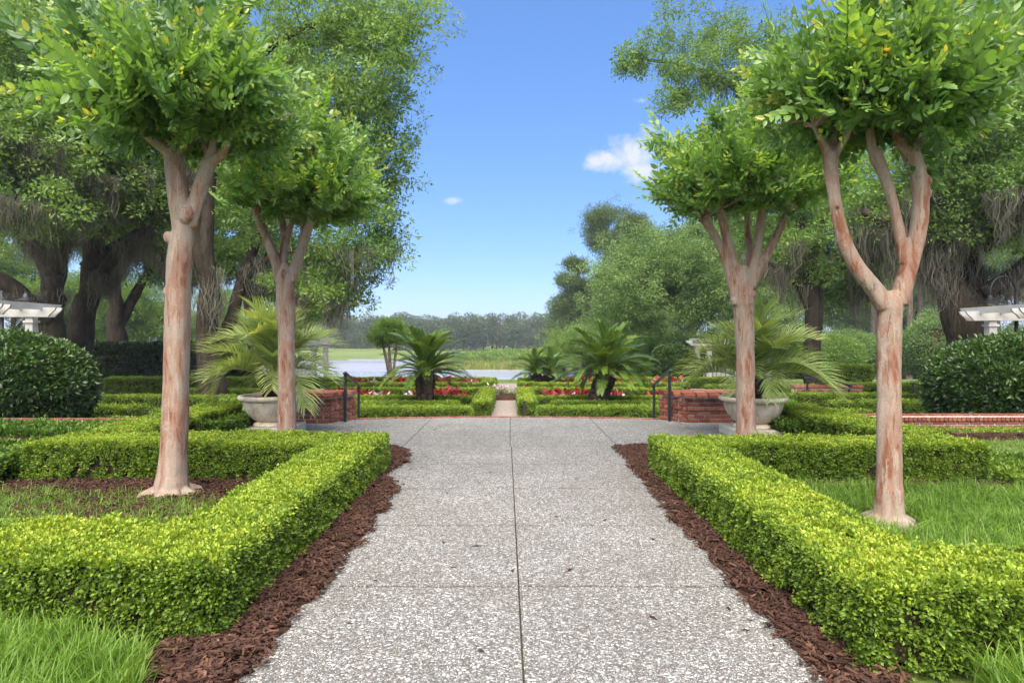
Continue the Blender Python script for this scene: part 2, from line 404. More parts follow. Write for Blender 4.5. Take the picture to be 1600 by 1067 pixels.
def m_tabby():
    """oyster-shell aggregate set in pale grey concrete"""
    m = MT('shell_concrete'); base = m.coord('Object')
    wob = m.new('ShaderNodeTexNoise', Scale=22, Detail=2); m.l.new(base, wob.inputs['Vector'])
    vm = m.new('ShaderNodeVectorMath', operation='MULTIPLY_ADD'); m.l.new(wob.outputs['Color'], vm.inputs[0]); vm.inputs[1].default_value = (.035,) * 3; m.l.new(base, vm.inputs[2])
    v1 = m.vor(vm.outputs[0], 68); v2 = m.vor(vm.outputs[0], 125)
    sep1 = m.new('ShaderNodeSeparateColor'); m.l.new(v1.outputs['Color'], sep1.inputs[0])
    sep2 = m.new('ShaderNodeSeparateColor'); m.l.new(v2.outputs['Color'], sep2.inputs[0])
    body = m.noise(base, 1.1, 5, .6); fine = m.noise(base, 260, 2)
    stain = m.noise(base, .55, 4, .6)
    mort = m.ramp(fine, [(.3, (.06, .053, .042)), (.7, (.175, .16, .135))])
    sh1 = m.ramp(sep1.outputs['Red'], [(0, (.10, .097, .086)), (.28, (.195, .19, .173)), (.5, (.315, .309, .288)), (.75, (.47, .464, .445)), (1, (.70, .695, .68))])
    sh2 = m.ramp(sep2.outputs['Green'], [(0, (.115, .112, .10)), (.5, (.27, .264, .243)), (1, (.60, .595, .58))])
    k1 = m.ramp(m.math('ADD', v1.outputs['Distance'], m.math('MULTIPLY', sep1.outputs['Blue'], .35)), [(.56, (1, 1, 1)), (.72, (0, 0, 0))])
    k2 = m.ramp(m.math('ADD', v2.outputs['Distance'], m.math('MULTIPLY', sep2.outputs['Blue'], .3)), [(.6, (1, 1, 1)), (.75, (0, 0, 0))])
    c = m.mix(k2, mort, sh2); c = m.mix(k1, c, sh1)
    c = m.mix(m.ramp(stain, [(.35, (.38, .38, .38)), (.62, (0, 0, 0))]), c, (.205, .185, .15), 'MULTIPLY') if False else m.mix(m.ramp(stain, [(.32, (.30, .30, .30)), (.60, (0, 0, 0))]), c, (.15, .135, .105))
    c = m.mix(m.ramp(body, [(.4, (.12, .12, .12)), (.65, (0, 0, 0))]), c, (.10, .09, .075))
    m.col(c); m.set(rough=.8, spec=.25)
    h = m.math('ADD', m.math('MULTIPLY', k1, 1.0), m.math('MULTIPLY', k2, .6)); m.bump(h, .8, .008); return m.m
M['tabby'] = m_tabby()


def m_plain(name, c0, c1, scale=8, rough=.8, spec=.25, bump=.2, bd=.01, metal=0.0, detail=5):
    m = MT(name); n = m.noise(m.coord('Object'), scale, detail, .6); m.col(m.ramp(n, [(.3, c0), (.7, c1)])); m.set(rough=rough, spec=spec, metal=metal)
    if bump: m.bump(n, bump, bd)
    return m.m
M['joint'] = m_plain('joint_soil', (.016, .013, .008), (.055, .050, .028), 14, .95)
M['mulch'] = m_plain('mulch_bed', (.018, .010, .007), (.085, .040, .026), 26, .95, .15, .9, .04)
M['soil'] = m_plain('bed_soil', (.05, .04, .025), (.14, .12, .06), 9, .95, .1, .6, .03)
M['gravel'] = m_plain('tan_gravel', (.20, .165, .135), (.36, .30, .255), 12, .9, .2, .3, .01)
M['plinth'] = m_plain('pale_stone', (.42, .38, .32), (.60, .56, .49), 5, .8, .25, .15, .006)
M['mortar'] = m_plain('mortar', (.40, .37, .33), (.60, .57, .52), 40, .95, .1, .3, .004)
M['iron'] = m_plain('black_iron', (.008, .008, .009), (.02, .02, .021), 30, .45, .5, .1, .002)
M['white'] = m_plain('white_paint', (.36, .355, .33), (.50, .49, .46), 3, .55, .35, .05, .004)
M['wood_ground'] = m_plain('shore_sand', (.28, .20, .13), (.45, .35, .24), 2, .95, .1, .2, .05)


def m_urn():
    m = MT('urn_stone'); v = m.coord('Object', (1, 1, .3)); n = m.noise(v, 9, 6, .65); n2 = m.noise(m.coord(), 3, 4)
    c = m.ramp(n, [(.3, (.40, .33, .225)), (.5, (.66, .565, .42)), (.75, (.80, .72, .57))])
    c = m.mix(m.ramp(n2, [(.5, (0, 0, 0)), (.75, (.4, .4, .4))]), c, (.20, .20, .15)); m.col(c); m.set(rough=.85, spec=.2); m.bump(n, .35, .01); return m.m
M['urn'] = m_urn()


def m_brick(name, tone=1.0):
    m = MT(name); rnd = m.new('ShaderNodeObjectInfo').outputs['Random']; n = m.noise(m.coord('Object'), 22, 5, .65)
    c = m.ramp(rnd, [(0, (.20 * tone, .062 * tone, .042 * tone)), (.35, (.36 * tone, .11 * tone, .066 * tone)), (.7, (.46 * tone, .165 * tone, .098 * tone)), (1, (.42 * tone, .20 * tone, .14 * tone))])
    c = m.mix(m.ramp(n, [(.35, (.55, .55, .55)), (.62, (0, 0, 0))]), c, (.17, .07, .05))
    c = m.mix(m.ramp(n, [(.62, (0, 0, 0)), (.8, (.35, .35, .35))]), c, (.55, .42, .36))
    m.col(c); m.set(rough=.88, spec=.2); m.bump(n, .5, .006); return m.m
M['brick'] = m_brick('red_brick', .72); M['brick_cap'] = m_brick('red_brick_cap', .66)


def m_ground():
    m = MT('ground_grass'); v = m.coord('Object'); n = m.noise(v, .35, 5, .6); n2 = m.noise(v, 6, 5, .65); n3 = m.noise(v, 60, 3)
    c = m.ramp(n, [(.3, (.085, .125, .03)), (.5, (.13, .19, .04)), (.7, (.22, .26, .07))])
    c = m.mix(m.math('MULTIPLY', n2, .5), c, (.10, .105, .045)); c = m.mix(.25, c, m.ramp(n3, [(.3, (.15, .15, .15)), (.7, (.85, .85, .85))]), 'OVERLAY')
    m.col(c); m.set(rough=.95, spec=.1); m.bump(n3, .5, .03); return m.m
M['ground'] = m_ground()
M['fairway'] = m_plain('fairway_turf', (.105, .14, .045), (.155, .19, .065), .05, .95, .1, 0)


def m_water():
    m = MT('lake_water'); v = m.coord('Object', (.35, 1, 1)); n = m.noise(v, 1.1, 4, .6); n2 = m.noise(m.coord('Object', (.12, 1, 1)), .06, 3)
    m.set(base=(.29, .295, .315), rough=.3, spec=.5)
    m.l.new(m.ramp(n2, [(.35, (.22, .22, .22)), (.65, (.40, .40, .40))]), m.b.inputs['Roughness'])
    m.bump(n, .5, .12); return m.m
M['water'] = m_water()

# ------------------------------------------------------------------ terrain, lake, shores
LAKE_Z, LOW = -3.5, -0.6
LAKE = [(-150, 62), (-40, 60), (-10, 57), (20, 57), (27, 64), (34, 60), (52, 60), (60, 70), (50, 84), (25, 90), (10, 104), (-12, 108), (-15, 113),
        (-17, 130), (-21, 158), (-34, 164), (-60, 163), (-75, 158), (-110, 170), (-150, 175)]


def poly_sd(x, y, poly):
    """signed distance, positive outside"""
    x = np.asarray(x, float); y = np.asarray(y, float)
    d = np.full(x.shape, 1e9); ins = np.zeros(x.shape, bool); n = len(poly)
    for i in range(n):
        ax, ay = poly[i]; bx, by = poly[(i + 1) % n]
        ex, ey = bx - ax, by - ay
        t = np.clip(((x - ax) * ex + (y - ay) * ey) / (ex * ex + ey * ey), 0, 1)
        d = np.minimum(d, np.hypot(x - ax - t * ex, y - ay - t * ey))
        c = ((ay > y) != (by > y)) & (x < (bx - ax) * (y - ay) / (by - ay + 1e-12) + ax)
        ins ^= c
    return np.where(ins, -d, d)


def sstep(a, b, t):
    t = np.clip((t - a) / (b - a), 0, 1); return t * t * (3 - 2 * t)


def terrain(x, y):
    x = np.asarray(x, float); y = np.asarray(y, float)
    sd = poly_sd(x, y, LAKE)
    land = LAKE_Z + np.clip(sd * 0.10, -1.5, 1.3) + 0.35 * sstep(30, 120, sd) * (1 + fbm(np.stack([x * .02, y * .02, 0 * x], -1).reshape(-1, 3), 3).reshape(x.shape))
    garden = LOW + 0.02 * fbm(np.stack([x * .5, y * .5, 0 * x], -1).reshape(-1, 3), 5).reshape(x.shape)
    k = sstep(31.5, 58, y + 0.0 * x) * 1.0
    near = garden * (1 - k) + np.minimum(land, garden) * k
    z = np.where(y < 58, near, land)
    z = np.where((sd < 0) & (y < 62), np.minimum(z, LAKE_Z - .3), z)
    up = 1 - sstep(11.35, 11.75, y)
    return z * (1 - up) + (-0.03) * up


xs = np.unique(np.concatenate([np.arange(-30, 30.1, 1.0), np.arange(-120, 120.1, 4), np.array([-700, -500, -350, -250, -180, -150, 150, 180, 250, 350, 500, 700.])]))
ys = np.unique(np.concatenate([np.arange(-8, 11.1, 1.5), np.array([11.3, 11.4, 11.5, 11.6, 11.7, 11.8]), np.arange(12.5, 66, 1.0), np.arange(66, 240, 3.0), np.array([260, 300, 350, 450, 600, 900.])]))
gx, gy = np.meshgrid(xs, ys); gz = terrain(gx, gy)
nx, ny = len(xs), len(ys)
gv = np.stack([gx, gy, gz], -1).reshape(-1, 3)
gf = [(j * nx + i, j * nx + i + 1, (j + 1) * nx + i + 1, (j + 1) * nx + i) for j in range(ny - 1) for i in range(nx - 1)]
mb = MB(); mb.raw(gv, gf)
tag(mb.build('ground', M['ground'], smooth=True), kind='structure')
mb = MB(); mb.raw([(-400, 48, LAKE_Z), (200, 48, LAKE_Z), (200, 400, LAKE_Z), (-400, 400, LAKE_Z)], [(0, 1, 2, 3)])
tag(mb.build('lake_water', M['water']), kind='structure')

# the golf green on the far bank
mb = MB(); V = []; Fc = []
us = np.linspace(0, 1, 25); vv = np.linspace(0, 1, 9)
for a in us:
    for b in vv:
        x = -62 + 30 * a - 4 * b; y = 162.5 + 34 * b + 2.0 * math.sin(a * 5)
        V.append((x, y, float(terrain(np.array([x]), np.array([y]))[0]) + 0.10 + 0.9 * b * b + 0.2 * math.sin(a * 7) * b))
for i in range(24):
    for j in range(8): Fc.append((i * 9 + j, (i + 1) * 9 + j, (i + 1) * 9 + j + 1, i * 9 + j + 1))
mb.raw(V, Fc); tag(mb.build('fairway', M['fairway'], smooth=True), kind='structure')
# sandy spit in front of it
mb = MB(); mb.raw([(x, y, LAKE_Z + z) for x, y, z in ((-48, 148, -.1), (-40, 150, -.1), (-37.5, 152, -.1), (-41, 156, .3), (-50, 158, .4), (-60, 157, .3), (-60, 150, -.1))], [tuple(range(7))])
tag(mb.build('sand_spit', M['fairway']), kind='structure')

# garden floor on the lower level (tan gravel walks), above the soil
mb = MB(); mb.raw([(-20, 11.9, LOW + .035), (20, 11.9, LOW + .035), (20, 30.5, LOW + .035), (-20, 30.5, LOW + .035)], [(0, 1, 2, 3)])
tag(mb.build('garden_walk', M['gravel']), kind='structure')

# ------------------------------------------------------------------ the shell-concrete path and plaza
ROWS = [9.28 - 1.315 * k for k in range(0, 8)]
EDGE_C, EDGE_R = (-0.1, -0.6), 13.42       # the plaza's far edge is an arc


def edge_y(x, off=0.0): return EDGE_C[1] + math.sqrt((EDGE_R + off) ** 2 - (x - EDGE_C[0]) ** 2)


path = tag(empty('path', (0, 0, 0)), kind='structure')
mb = MB(); mb.prism([(-1.62, -1), (1.62, -1), (1.62, 9.2), (4.75, 9.2), (4.75, 11.5)] + [(x, edge_y(x, -.05)) for x in np.linspace(4.75, -4.75, 25)] + [(-4.75, 11.5), (-4.75, 9.2), (-1.62, 9.2)], -0.2, -0.0055)
mb.build('path_base', M['joint'], path)


def slab(poly):
    """one cast slab with a small arris"""
    bm = bmesh.new(); vs_ = [bm.verts.new((x, y, 0.0)) for x, y in poly]; f = bm.faces.new(vs_)
    r = bmesh.ops.extrude_face_region(bm, geom=[f])
    for e in r['geom']:
        if isinstance(e, bmesh.types.BMVert): e.co.z = -0.06
    bmesh.ops.recalc_face_normals(bm, faces=bm.faces)
    top = [e for e in bm.edges if all(abs(v.co.z) < 1e-6 for v in e.verts)]
    bmesh.ops.bevel(bm, geom=top, offset=.0035, segments=2, affect='EDGES')
    me = bpy.data.meshes.new('slab'); bm.to_mesh(me); bm.free(); me.materials.append(M['tabby'])
    o = add('slab', me, path); return o


g, g2 = 0.005, 0.0085
for k in range(len(ROWS) - 1):
    y1, y0 = ROWS[k], ROWS[k + 1]
    cx0 = lambda y: 0.055 - 0.0098 * (y - 2.7)
    slab([(-1.6, y0 + g2), (cx0(y0) - g, y0 + g2), (cx0(y1) - g, y1 - g2), (-1.6, y1 - g2)])
    slab([(cx0(y0) + g, y0 + g2), (1.6, y0 + g2), (1.6, y1 - g2), (cx0(y1) + g, y1 - g2)])
jx = [-4.7, -3.13, -1.58, -0.03, 1.53, 3.1, 4.7]
for a, b in zip(jx[:-1], jx[1:]):
    top = [(x, edge_y(x, -.13)) for x in np.linspace(b - g, a + g, 8)]
    slab([(a + g, ROWS[0] + g), (b - g, ROWS[0] + g)] + top)


# ------------------------------------------------------------------ bricks
def brick_mesh(name, l, w, h, bev=.006, round_top=0.0, mat='brick'):
    bm = bmesh.new(); bmesh.ops.create_cube(bm, size=1.0)
    bmesh.ops.scale(bm, vec=(l, w, h), verts=bm.verts)
    if round_top:
        ed = [e for e in bm.edges if all(v.co.z > 0 for v in e.verts) and abs(e.verts[0].co.y - e.verts[1].co.y) < 1e-6]
        bmesh.ops.bevel(bm, geom=ed, offset=round_top, segments=3, affect='EDGES')
    else:
        bmesh.ops.bevel(bm, geom=list(bm.edges), offset=bev, segments=1, affect='EDGES')
    me = bpy.data.meshes.new(name); bm.to_mesh(me); bm.free(); me.materials.append(M[mat]); return me


BR = brick_mesh('brick', .200, .095, .060)
BRH = brick_mesh('brick_half', .094, .095, .060)
ROWLOCK = brick_mesh('brick_rowlock', .060, .26, .105, round_top=.045, mat='brick_cap')
ROWLOCK_W = brick_mesh('brick_rowlock_wide', .20, .33, .085, round_top=.036, mat='brick_cap')
NOSE = brick_mesh('brick_nosing', .064, .20, .06, round_top=.02, mat='brick_cap')


def put(me, parent, loc, rz, name='brick', tilt=0.0):
    o = bpy.data.objects.new(name, me); COL.objects.link(o); o.parent = parent
    o.location = loc; o.rotation_euler = (random.uniform(-.008, .008) + tilt, random.uniform(-.008, .008), rz + random.uniform(-.006, .006)); return o


def course(parent, p0, p1, z, off=0.0, half=False, pitch=.215, end=.0):
    """a course of stretchers from p0 to p1 (the outer face of the bricks), shifted out by off"""
    p0 = np.array(p0, float); p1 = np.array(p1, float); L = np.linalg.norm(p1 - p0); t = (p1 - p0) / L; nrm = np.array((t[1], -t[0]))
    rz = math.atan2(t[1], t[0]); n = max(1, round(L / pitch)); pt = L / n
    c = p0 + nrm * (off - .0475)
    s = 0.0
    if half:
        q = c + t * pt * .25; put(BRH, parent, (q[0], q[1], z), rz); s = pt * .5
    while s + pt <= L + .01:
        q = c + t * (s + pt / 2); put(BR, parent, (q[0], q[1], z), rz); s += pt
    if L - s > pt * .35:
        q = c + t * (s + pt * .25); put(BRH, parent, (q[0], q[1], z), rz)


def pier(label, quad, faces):
    """brick pier: quad footprint CCW from above, relative to its first corner; faces = edges that get bricks"""
    ox, oy = quad[0]
    root = tag(empty('brick_pier', (ox, oy, 0)), label, 'brick pier', 'brick piers beside the garden steps')
    q = [(x - ox, y - oy) for x, y in quad]
    c = np.mean(q, axis=0)
    ins = [tuple(c + (np.array(p) - c) * .955) for p in q]
    mb = MB(); mb.prism(ins, -.62, .47); mb.build('mortar_core', M['mortar'], root)
    prof = [0, 0, .0, .022, .0, .0]
    for k in range(6):
        z = .034 + .074 * k
        for i in faces: course(root, q[i], q[(i + 1) % 4], z, prof[k], half=bool(k % 2))
    cap = [tuple(c + (np.array(p) - c) * 1.0) for p in q]
    mb = MB(); mb.prism([tuple(c + (np.array(p) - c) * .93) for p in q], .46, .535); capo = mb.build('cap', M['mortar'], root)
    # cap: big bullnose bricks laid across, row by row
    e0 = np.array(q[0]); e1 = np.array(q[1]); e3 = np.array(q[3]); e2 = np.array(q[2])
    for r_ in range(3):
        a = e0 + (e3 - e0) * (r_ + .5) / 3; b = e1 + (e2 - e1) * (r_ + .5) / 3
        t = (b - a); L = np.linalg.norm(t); t /= L; n = round(L / .215)
        ov = .04
        for i in range(n):
            p = a - t * ov + t * (L + 2 * ov) * (i + .5) / n
            y = p[1] + (-.055 if r_ == 0 else (.03 if r_ == 2 else 0))
            put(ROWLOCK_W, capo, (p[0], y, .515), math.atan2(t[1], t[0]))
    return root


LQ = [(-4.75, 11.82), (-3.37, 11.82), (-3.02, 12.45), (-4.75, 12.75)]
RQ = [(3.27, 11.92), (4.75, 11.92), (4.75, 12.8), (2.87, 12.5)]
pier('red brick pier with bullnose cap left of the garden steps, beside a black handrail', LQ, (0, 1, 3))
pier('red brick pier with bullnose cap right of the garden steps, half behind an urn', RQ, (0, 1, 3))

# brick nosing of the plaza edge, laid radially
edging = tag(empty('brick_edging', (0, edge_y(0), 0)), 'thin red brick edging along the curved far rim of the plaza', 'edging')
a0, a1 = math.asin(-2.95 / EDGE_R), math.asin(3.0 / EDGE_R)
nb = int((a1 - a0) * EDGE_R / .073)
for i in range(nb):
    a = a0 + (a1 - a0) * (i + .5) / nb
    put(NOSE, edging, (EDGE_C[0] + EDGE_R * math.sin(a) * .9985, EDGE_C[1] + (EDGE_R - .02) * math.cos(a) - edge_y(0), -.024), -a)

# steps going down behind it
steps = tag(empty('garden_steps', (0, 12.9, 0)), kind='structure')
for k in range(3):
    o0, o1 = .06 + .38 * k, .06 + .38 * (k + 1)
    poly = [(x, edge_y(x, o0) - 12.9) for x in np.linspace(-2.95, 2.85, 14)] + [(x, edge_y(x, o1) - 12.9) for x in np.linspace(2.85, -2.95, 14)]
    mb = MB(); mb.prism(poly, -.66, -.15 * (k + 1)); mb.build('tread', M['tabby'], steps)
mb = MB(); mb.prism([(x, edge_y(x, -.06)) for x in np.linspace(-2.95, 2.85, 14)] + [(x, edge_y(x, .055)) for x in np.linspace(2.85, -2.95, 14)], -.66, -.06)
r_ = mb.build('riser', M['mortar'], steps, loc=(0, -12.9, 0))


def low_wall(label, x0, x1, y, z, ncourse=1):
    root = tag(empty('brick_wall', (x0, y, 0)), label, 'brick wall', 'low brick retaining walls')
    mb = MB(); mb.box(((x1 - x0) / 2, .13, (z - .14) / 2 - .32), (x1 - x0, .19, z - .14 + .64)); mb.build('mortar_core', M['mortar'], root)
    for k in range(ncourse):
        course(root, (0, 0.02), (x1 - x0, 0.02), z - .145 - .074 * k, 0, half=bool(k % 2))
    n = int((x1 - x0) / .076)
    mb = MB(); mb.box(((x1 - x0) / 2, .115, z - .065), (x1 - x0, .20, .075)); capo = mb.build('cap', M['mortar'], root)
    for i in range(n): put(ROWLOCK, capo, ((i + .5) * .076, .115, z - .055), 0)
    return root


low_wall('low red brick wall with rounded rowlock cap behind the right lawn', 5.55, 11.6, 11.05, .25, 3)
low_wall('low red brick wall with rowlock cap behind the left ground cover', -12.2, -5.6, 11.15, .16, 2)

# ------------------------------------------------------------------ sprig meshes for hedges, trees, grass
def box_sprig(name, n, R_, L, W, mat, seed, h=.05):
    r = np.random.default_rng(seed); mb = MB()
    for i in range(n):
        t = r.uniform(0, 1); a = r.uniform(0, 6.283)
        rr = R_ * math.sqrt(r.uniform(0, 1)) * (1.0 - .35 * t)
        b = np.array((rr * math.cos(a), rr * math.sin(a), h * (t - .6)))
        d = np.array((math.cos(a) * .8, math.sin(a) * .8, .35 + .9 * r.uniform())) + r.normal(size=3) * .35
        nr = np.array((0, 0, 1.0)) + r.normal(size=3) * .6
        s = r.uniform(.75, 1.2)
        mb.leaf(b, d, nr, L * s, W * s, lc=float(np.clip(.15 + .6 * t + r.normal() * .16, 0, 1)), fold=r.uniform(.05, .3))
    return mb.mesh(name, M[mat])


BOX = [box_sprig(f'box_sprig{i}', 30, .042, .021, .0135, 'box_leaf', 10 + i) for i in range(5)]
BOXF = [box_sprig(f'box_sprig_far{i}', 26, .075, .036, .024, 'box_leaf', 20 + i, .08) for i in range(4)]
COVER = [box_sprig(f'cover_sprig{i}', 16, .07, .05, .026, 'box_leaf_dark', 30 + i, .06) for i in range(3)]
SHRUB = [box_sprig(f'shrub_sprig{i}', 18, .12, .10, .048, 'shrub_leaf', 40 + i, .12) for i in range(4)]
DARK = [box_sprig(f'dark_sprig{i}', 18, .16, .10, .05, 'dark_leaf', 50 + i, .15) for i in range(3)]


def inset(poly, d):
    n = len(poly); out = []
    P_ = np.array(poly, float)
    for i in range(n):
        a, b, c = P_[i - 1], P_[i], P_[(i + 1) % n]
        t0 = (b - a) / np.linalg.norm(b - a); t1 = (c - b) / np.linalg.norm(c - b)
        n0 = np.array((-t0[1], t0[0])); n1 = np.array((-t1[1], t1[0]))
        k = 1 + np.dot(n0, n1)
        out.append(tuple(b + (n0 + n1) * d / max(k, .3)))
    return out


def area(poly):
    x = np.array([p[0] for p in poly]); y = np.array([p[1] for p in poly])
    return .5 * float(np.sum(x * np.roll(y, -1) - np.roll(x, -1) * y))


def hedge(label, poly, z0, h, dens=900, scale=1.0, protos=None, group=None, top_tint=.62, side_tint=.12, seed=1, rag=.02, cull=None, name='box_hedge', cat='hedge'):
    """clipped hedge: dark twiggy core and a skin of leaf sprigs"""
    if area(poly) < 0: poly = poly[::-1]
    r = np.random.default_rng(seed + 1000)
    cx, cy = np.mean([p[0] for p in poly]), np.mean([p[1] for p in poly])
    root = tag(empty(name, (cx, cy, z0)), label, cat, group)
    loc = [(x - cx, y - cy) for x, y in poly]
    mb = MB(); mb.prism(inset(loc, .045 * max(1, scale * .8)), .04, h - .045 * max(1, scale * .8)); mb.build('twig_core', M['core'], root)
    pts, nrm, tint = [], [], []
    A = abs(area(loc)); lo = np.min(loc, 0); hi = np.max(loc, 0)
    n = int((hi[0] - lo[0]) * (hi[1] - lo[1]) * dens * 1.1)
    q = r.uniform(lo, hi, (n, 2)); q = q[poly_sd(q[:, 0], q[:, 1], loc) < -.005]
    q3 = np.column_stack([q, np.full(len(q), h)]); pts.append(q3); nrm.append(np.tile((0, 0, 1.0), (len(q), 1)))
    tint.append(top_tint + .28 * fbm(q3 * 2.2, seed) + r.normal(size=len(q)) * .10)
    m = len(loc)
    for i in range(m):
        a = np.array(loc[i]); b = np.array(loc[(i + 1) % m]); L = np.linalg.norm(b - a); t = (b - a) / L; nn = np.array((t[1], -t[0]))
        k = int(L * h * dens * 1.05); s = r.uniform(0, L, k); zz = r.uniform(.015, h, k)
        p = np.column_stack([a[0] + t[0] * s, a[1] + t[1] * s, zz]); pts.append(p); nrm.append(np.tile((nn[0], nn[1], 0.0), (k, 1)))
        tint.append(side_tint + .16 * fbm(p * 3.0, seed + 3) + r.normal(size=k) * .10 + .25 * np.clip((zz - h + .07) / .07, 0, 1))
    pts = np.concatenate(pts); nrm = np.concatenate(nrm); tint = np.concatenate(tint)
    pts = pts + nrm * (rag * fbm(pts * 6, seed + 5) + r.normal(size=len(pts)) * .010 * scale)[:, None] - nrm * .012
    pts[:, 2] += .018 * fbm(pts * np.array((1.1, 1.1, 0)), seed + 9) * (pts[:, 2] / h)
    keep = (nrm[:, 2] > .5) | (fbm(pts * 7.5, seed + 21) + .6 * fbm(pts * 17, seed + 22) > -.52); pts, nrm, tint = pts[keep], nrm[keep], tint[keep]
    if cull is not None:
        k = cull(pts + np.array((cx, cy, z0))); pts, nrm, tint = pts[k], nrm[k], tint[k]
    st_ = r.uniform(size=len(pts)) < .03; pts[st_] += nrm[st_] * r.uniform(.015, .05, st_.sum())[:, None]
    d = nrm + np.array((0, 0, .45)) * (1 - nrm[:, 2:3]) + r.normal(size=pts.shape) * .38
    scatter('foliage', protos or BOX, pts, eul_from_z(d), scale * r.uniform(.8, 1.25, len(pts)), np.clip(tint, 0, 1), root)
    return root


def rect(x0, x1, y0, y1): return [(x0, y0), (x1, y0), (x1, y1), (x0, y1)]


HN = 'boxwood hedges beside the path'
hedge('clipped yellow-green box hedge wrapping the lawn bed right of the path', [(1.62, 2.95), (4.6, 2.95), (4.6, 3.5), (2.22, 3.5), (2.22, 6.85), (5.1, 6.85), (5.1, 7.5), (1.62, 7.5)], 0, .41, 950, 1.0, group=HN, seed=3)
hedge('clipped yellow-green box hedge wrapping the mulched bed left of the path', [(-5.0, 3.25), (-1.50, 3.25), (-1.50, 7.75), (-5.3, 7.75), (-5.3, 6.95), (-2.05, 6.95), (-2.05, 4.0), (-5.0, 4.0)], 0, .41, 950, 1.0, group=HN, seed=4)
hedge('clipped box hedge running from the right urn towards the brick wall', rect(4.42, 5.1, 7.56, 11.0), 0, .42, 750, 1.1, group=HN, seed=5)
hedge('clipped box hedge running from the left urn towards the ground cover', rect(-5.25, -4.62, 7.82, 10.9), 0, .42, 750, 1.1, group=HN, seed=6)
GC = 'low hedges on the upper lawn'
hedge('low leafy ground cover strip under the left brick wall', rect(-12.2, -5.5, 9.9, 11.0), 0, .10, 330, 1.2, COVER, GC, .45, .3, 7, .05, name='ground_cover', cat='ground cover')
hedge('pale low ground cover at the left end of the mulched bed', rect(-8.5, -5.42, 5.6, 7.9), 0, .27, 420, .95, COVER, GC, .75, .5, 8, .05, name='ground_cover', cat='ground cover')
hedge('low clipped hedge strip in front of the right brick wall', rect(6.2, 11.6, 10.3, 10.85), 0, .03, 420, 1.1, BOX, GC, .35, .1, 9, name='low_hedge')
hedge('pale ground cover at the right end of the box hedge', rect(5.22, 7.6, 5.9, 7.9), 0, .10, 420, .95, COVER, GC, .85, .6, 18, .04, name='ground_cover', cat='ground cover')
hedge('small leafy plant between the right urn and its hedge', rect(4.13, 4.38, 9.7, 10.9), 0, .27, 420, .9, COVER, GC, .7, .4, 28, .06, name='ground_cover', cat='ground cover')
hedge('small leafy plant between the left urn and its hedge', rect(-4.58, -4.3, 9.6, 10.9), 0, .27, 420, .9, COVER, GC, .7, .4, 29, .06, name='ground_cover', cat='ground cover')

# the parterre below the steps
PG = 'low box hedges of the parterre'
AX = -0.2


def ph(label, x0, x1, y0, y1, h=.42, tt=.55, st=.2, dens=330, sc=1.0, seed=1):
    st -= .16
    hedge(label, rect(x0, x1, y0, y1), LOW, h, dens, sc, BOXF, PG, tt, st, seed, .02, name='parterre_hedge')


for s, nm, tr in ((-1, 'left', 'left'), (1, 'right', 'right')):
    def X(a, b): return (AX - b, AX - a) if s < 0 else (AX + a, AX + b)
    ph(f'tall hedge block edging the {nm} side of the central garden walk', *X(.42, .84), 17.2, 22.2, .46, .7, .25, seed=41 + s)
    ph(f'front parterre hedge below the plaza edge on the {nm}', *X(.88, 4.3), 15.9, 16.5, .42, .5, .2, seed=44 + s)
    ph(f'second hedge row before the sago palm in the {nm} parterre', *X(1.3, 4.6), 17.45, 17.9, .40, .45, .12, seed=47 + s)
    ph(f'third hedge row behind the sago palm in the {nm} parterre', *X(.9, 5.2), 18.9, 19.4, .41, .6, .2, seed=50 + s)
    ph(f'hedge row behind the red flowers in the {nm} parterre', *X(.9, 6.0), 21.7, 22.2, .45, .6, .2, seed=53 + s)
    ph(f'hedge row across the far walk in the {nm} parterre', *X(1.0, 7.0), 24.6, 25.15, .42, .6, .15, seed=56 + s)
    ph(f'hedge leg edging the far end of the central walk on the {nm}', *X(.5, .98), 24.6, 27.8, .45, .7, .25, seed=59 + s)
    ph(f'farthest hedge row before the lake on the {nm}', *X(1.0, 9.5), 27.4, 27.95, .46, .65, .15, seed=62 + s)
    # outer compartments beyond the urns
    if s > 0:
        rows = [(6.0, 9.8, 13.2, 13.7, .40), (5.4, 8.8, 15.2, 15.7, .40), (5.2, 7.8, 17.2, 17.7, .42), (5.6, 8.8, 19.6, 20.1, .42), (7.4, 11.5, 23.4, 23.9, .42), (9.2, 13.4, 17.6, 18.2, .40), (9.0, 12.6, 19.7, 20.3, .42), (12.2, 17.5, 22.4, 23.2, .55)]
    else:
        rows = [(5.8, 14.5, 14.0, 14.5, .36), (5.2, 8.6, 15.6, 16.1, .40), (9.3, 15.2, 16.0, 16.7, .42), (5.2, 8.0, 18.0, 18.5, .40), (8.2, 12.6, 19.0, 19.5, .42), (6.4, 11.0, 21.4, 21.9, .42), (11.5, 13.5, 16.9, 18.2, .42), (8.4, 15.5, 24.6, 25.5, .62)]
    where = ['nearest the brick wall', 'second from the brick wall', 'third from the brick wall', 'fourth from the brick wall', 'beyond the low planting', 'in the side garden middle', 'beside the round shrub', 'farthest out']
    for k, (a, b, y0, y1, h) in enumerate(rows):
        ph(f'low hedge row {where[k]} in the {nm} side garden', *X(a, b), y0, y1, h, .45, .1, 260, 1.1, seed=70 + k + 10 * s)

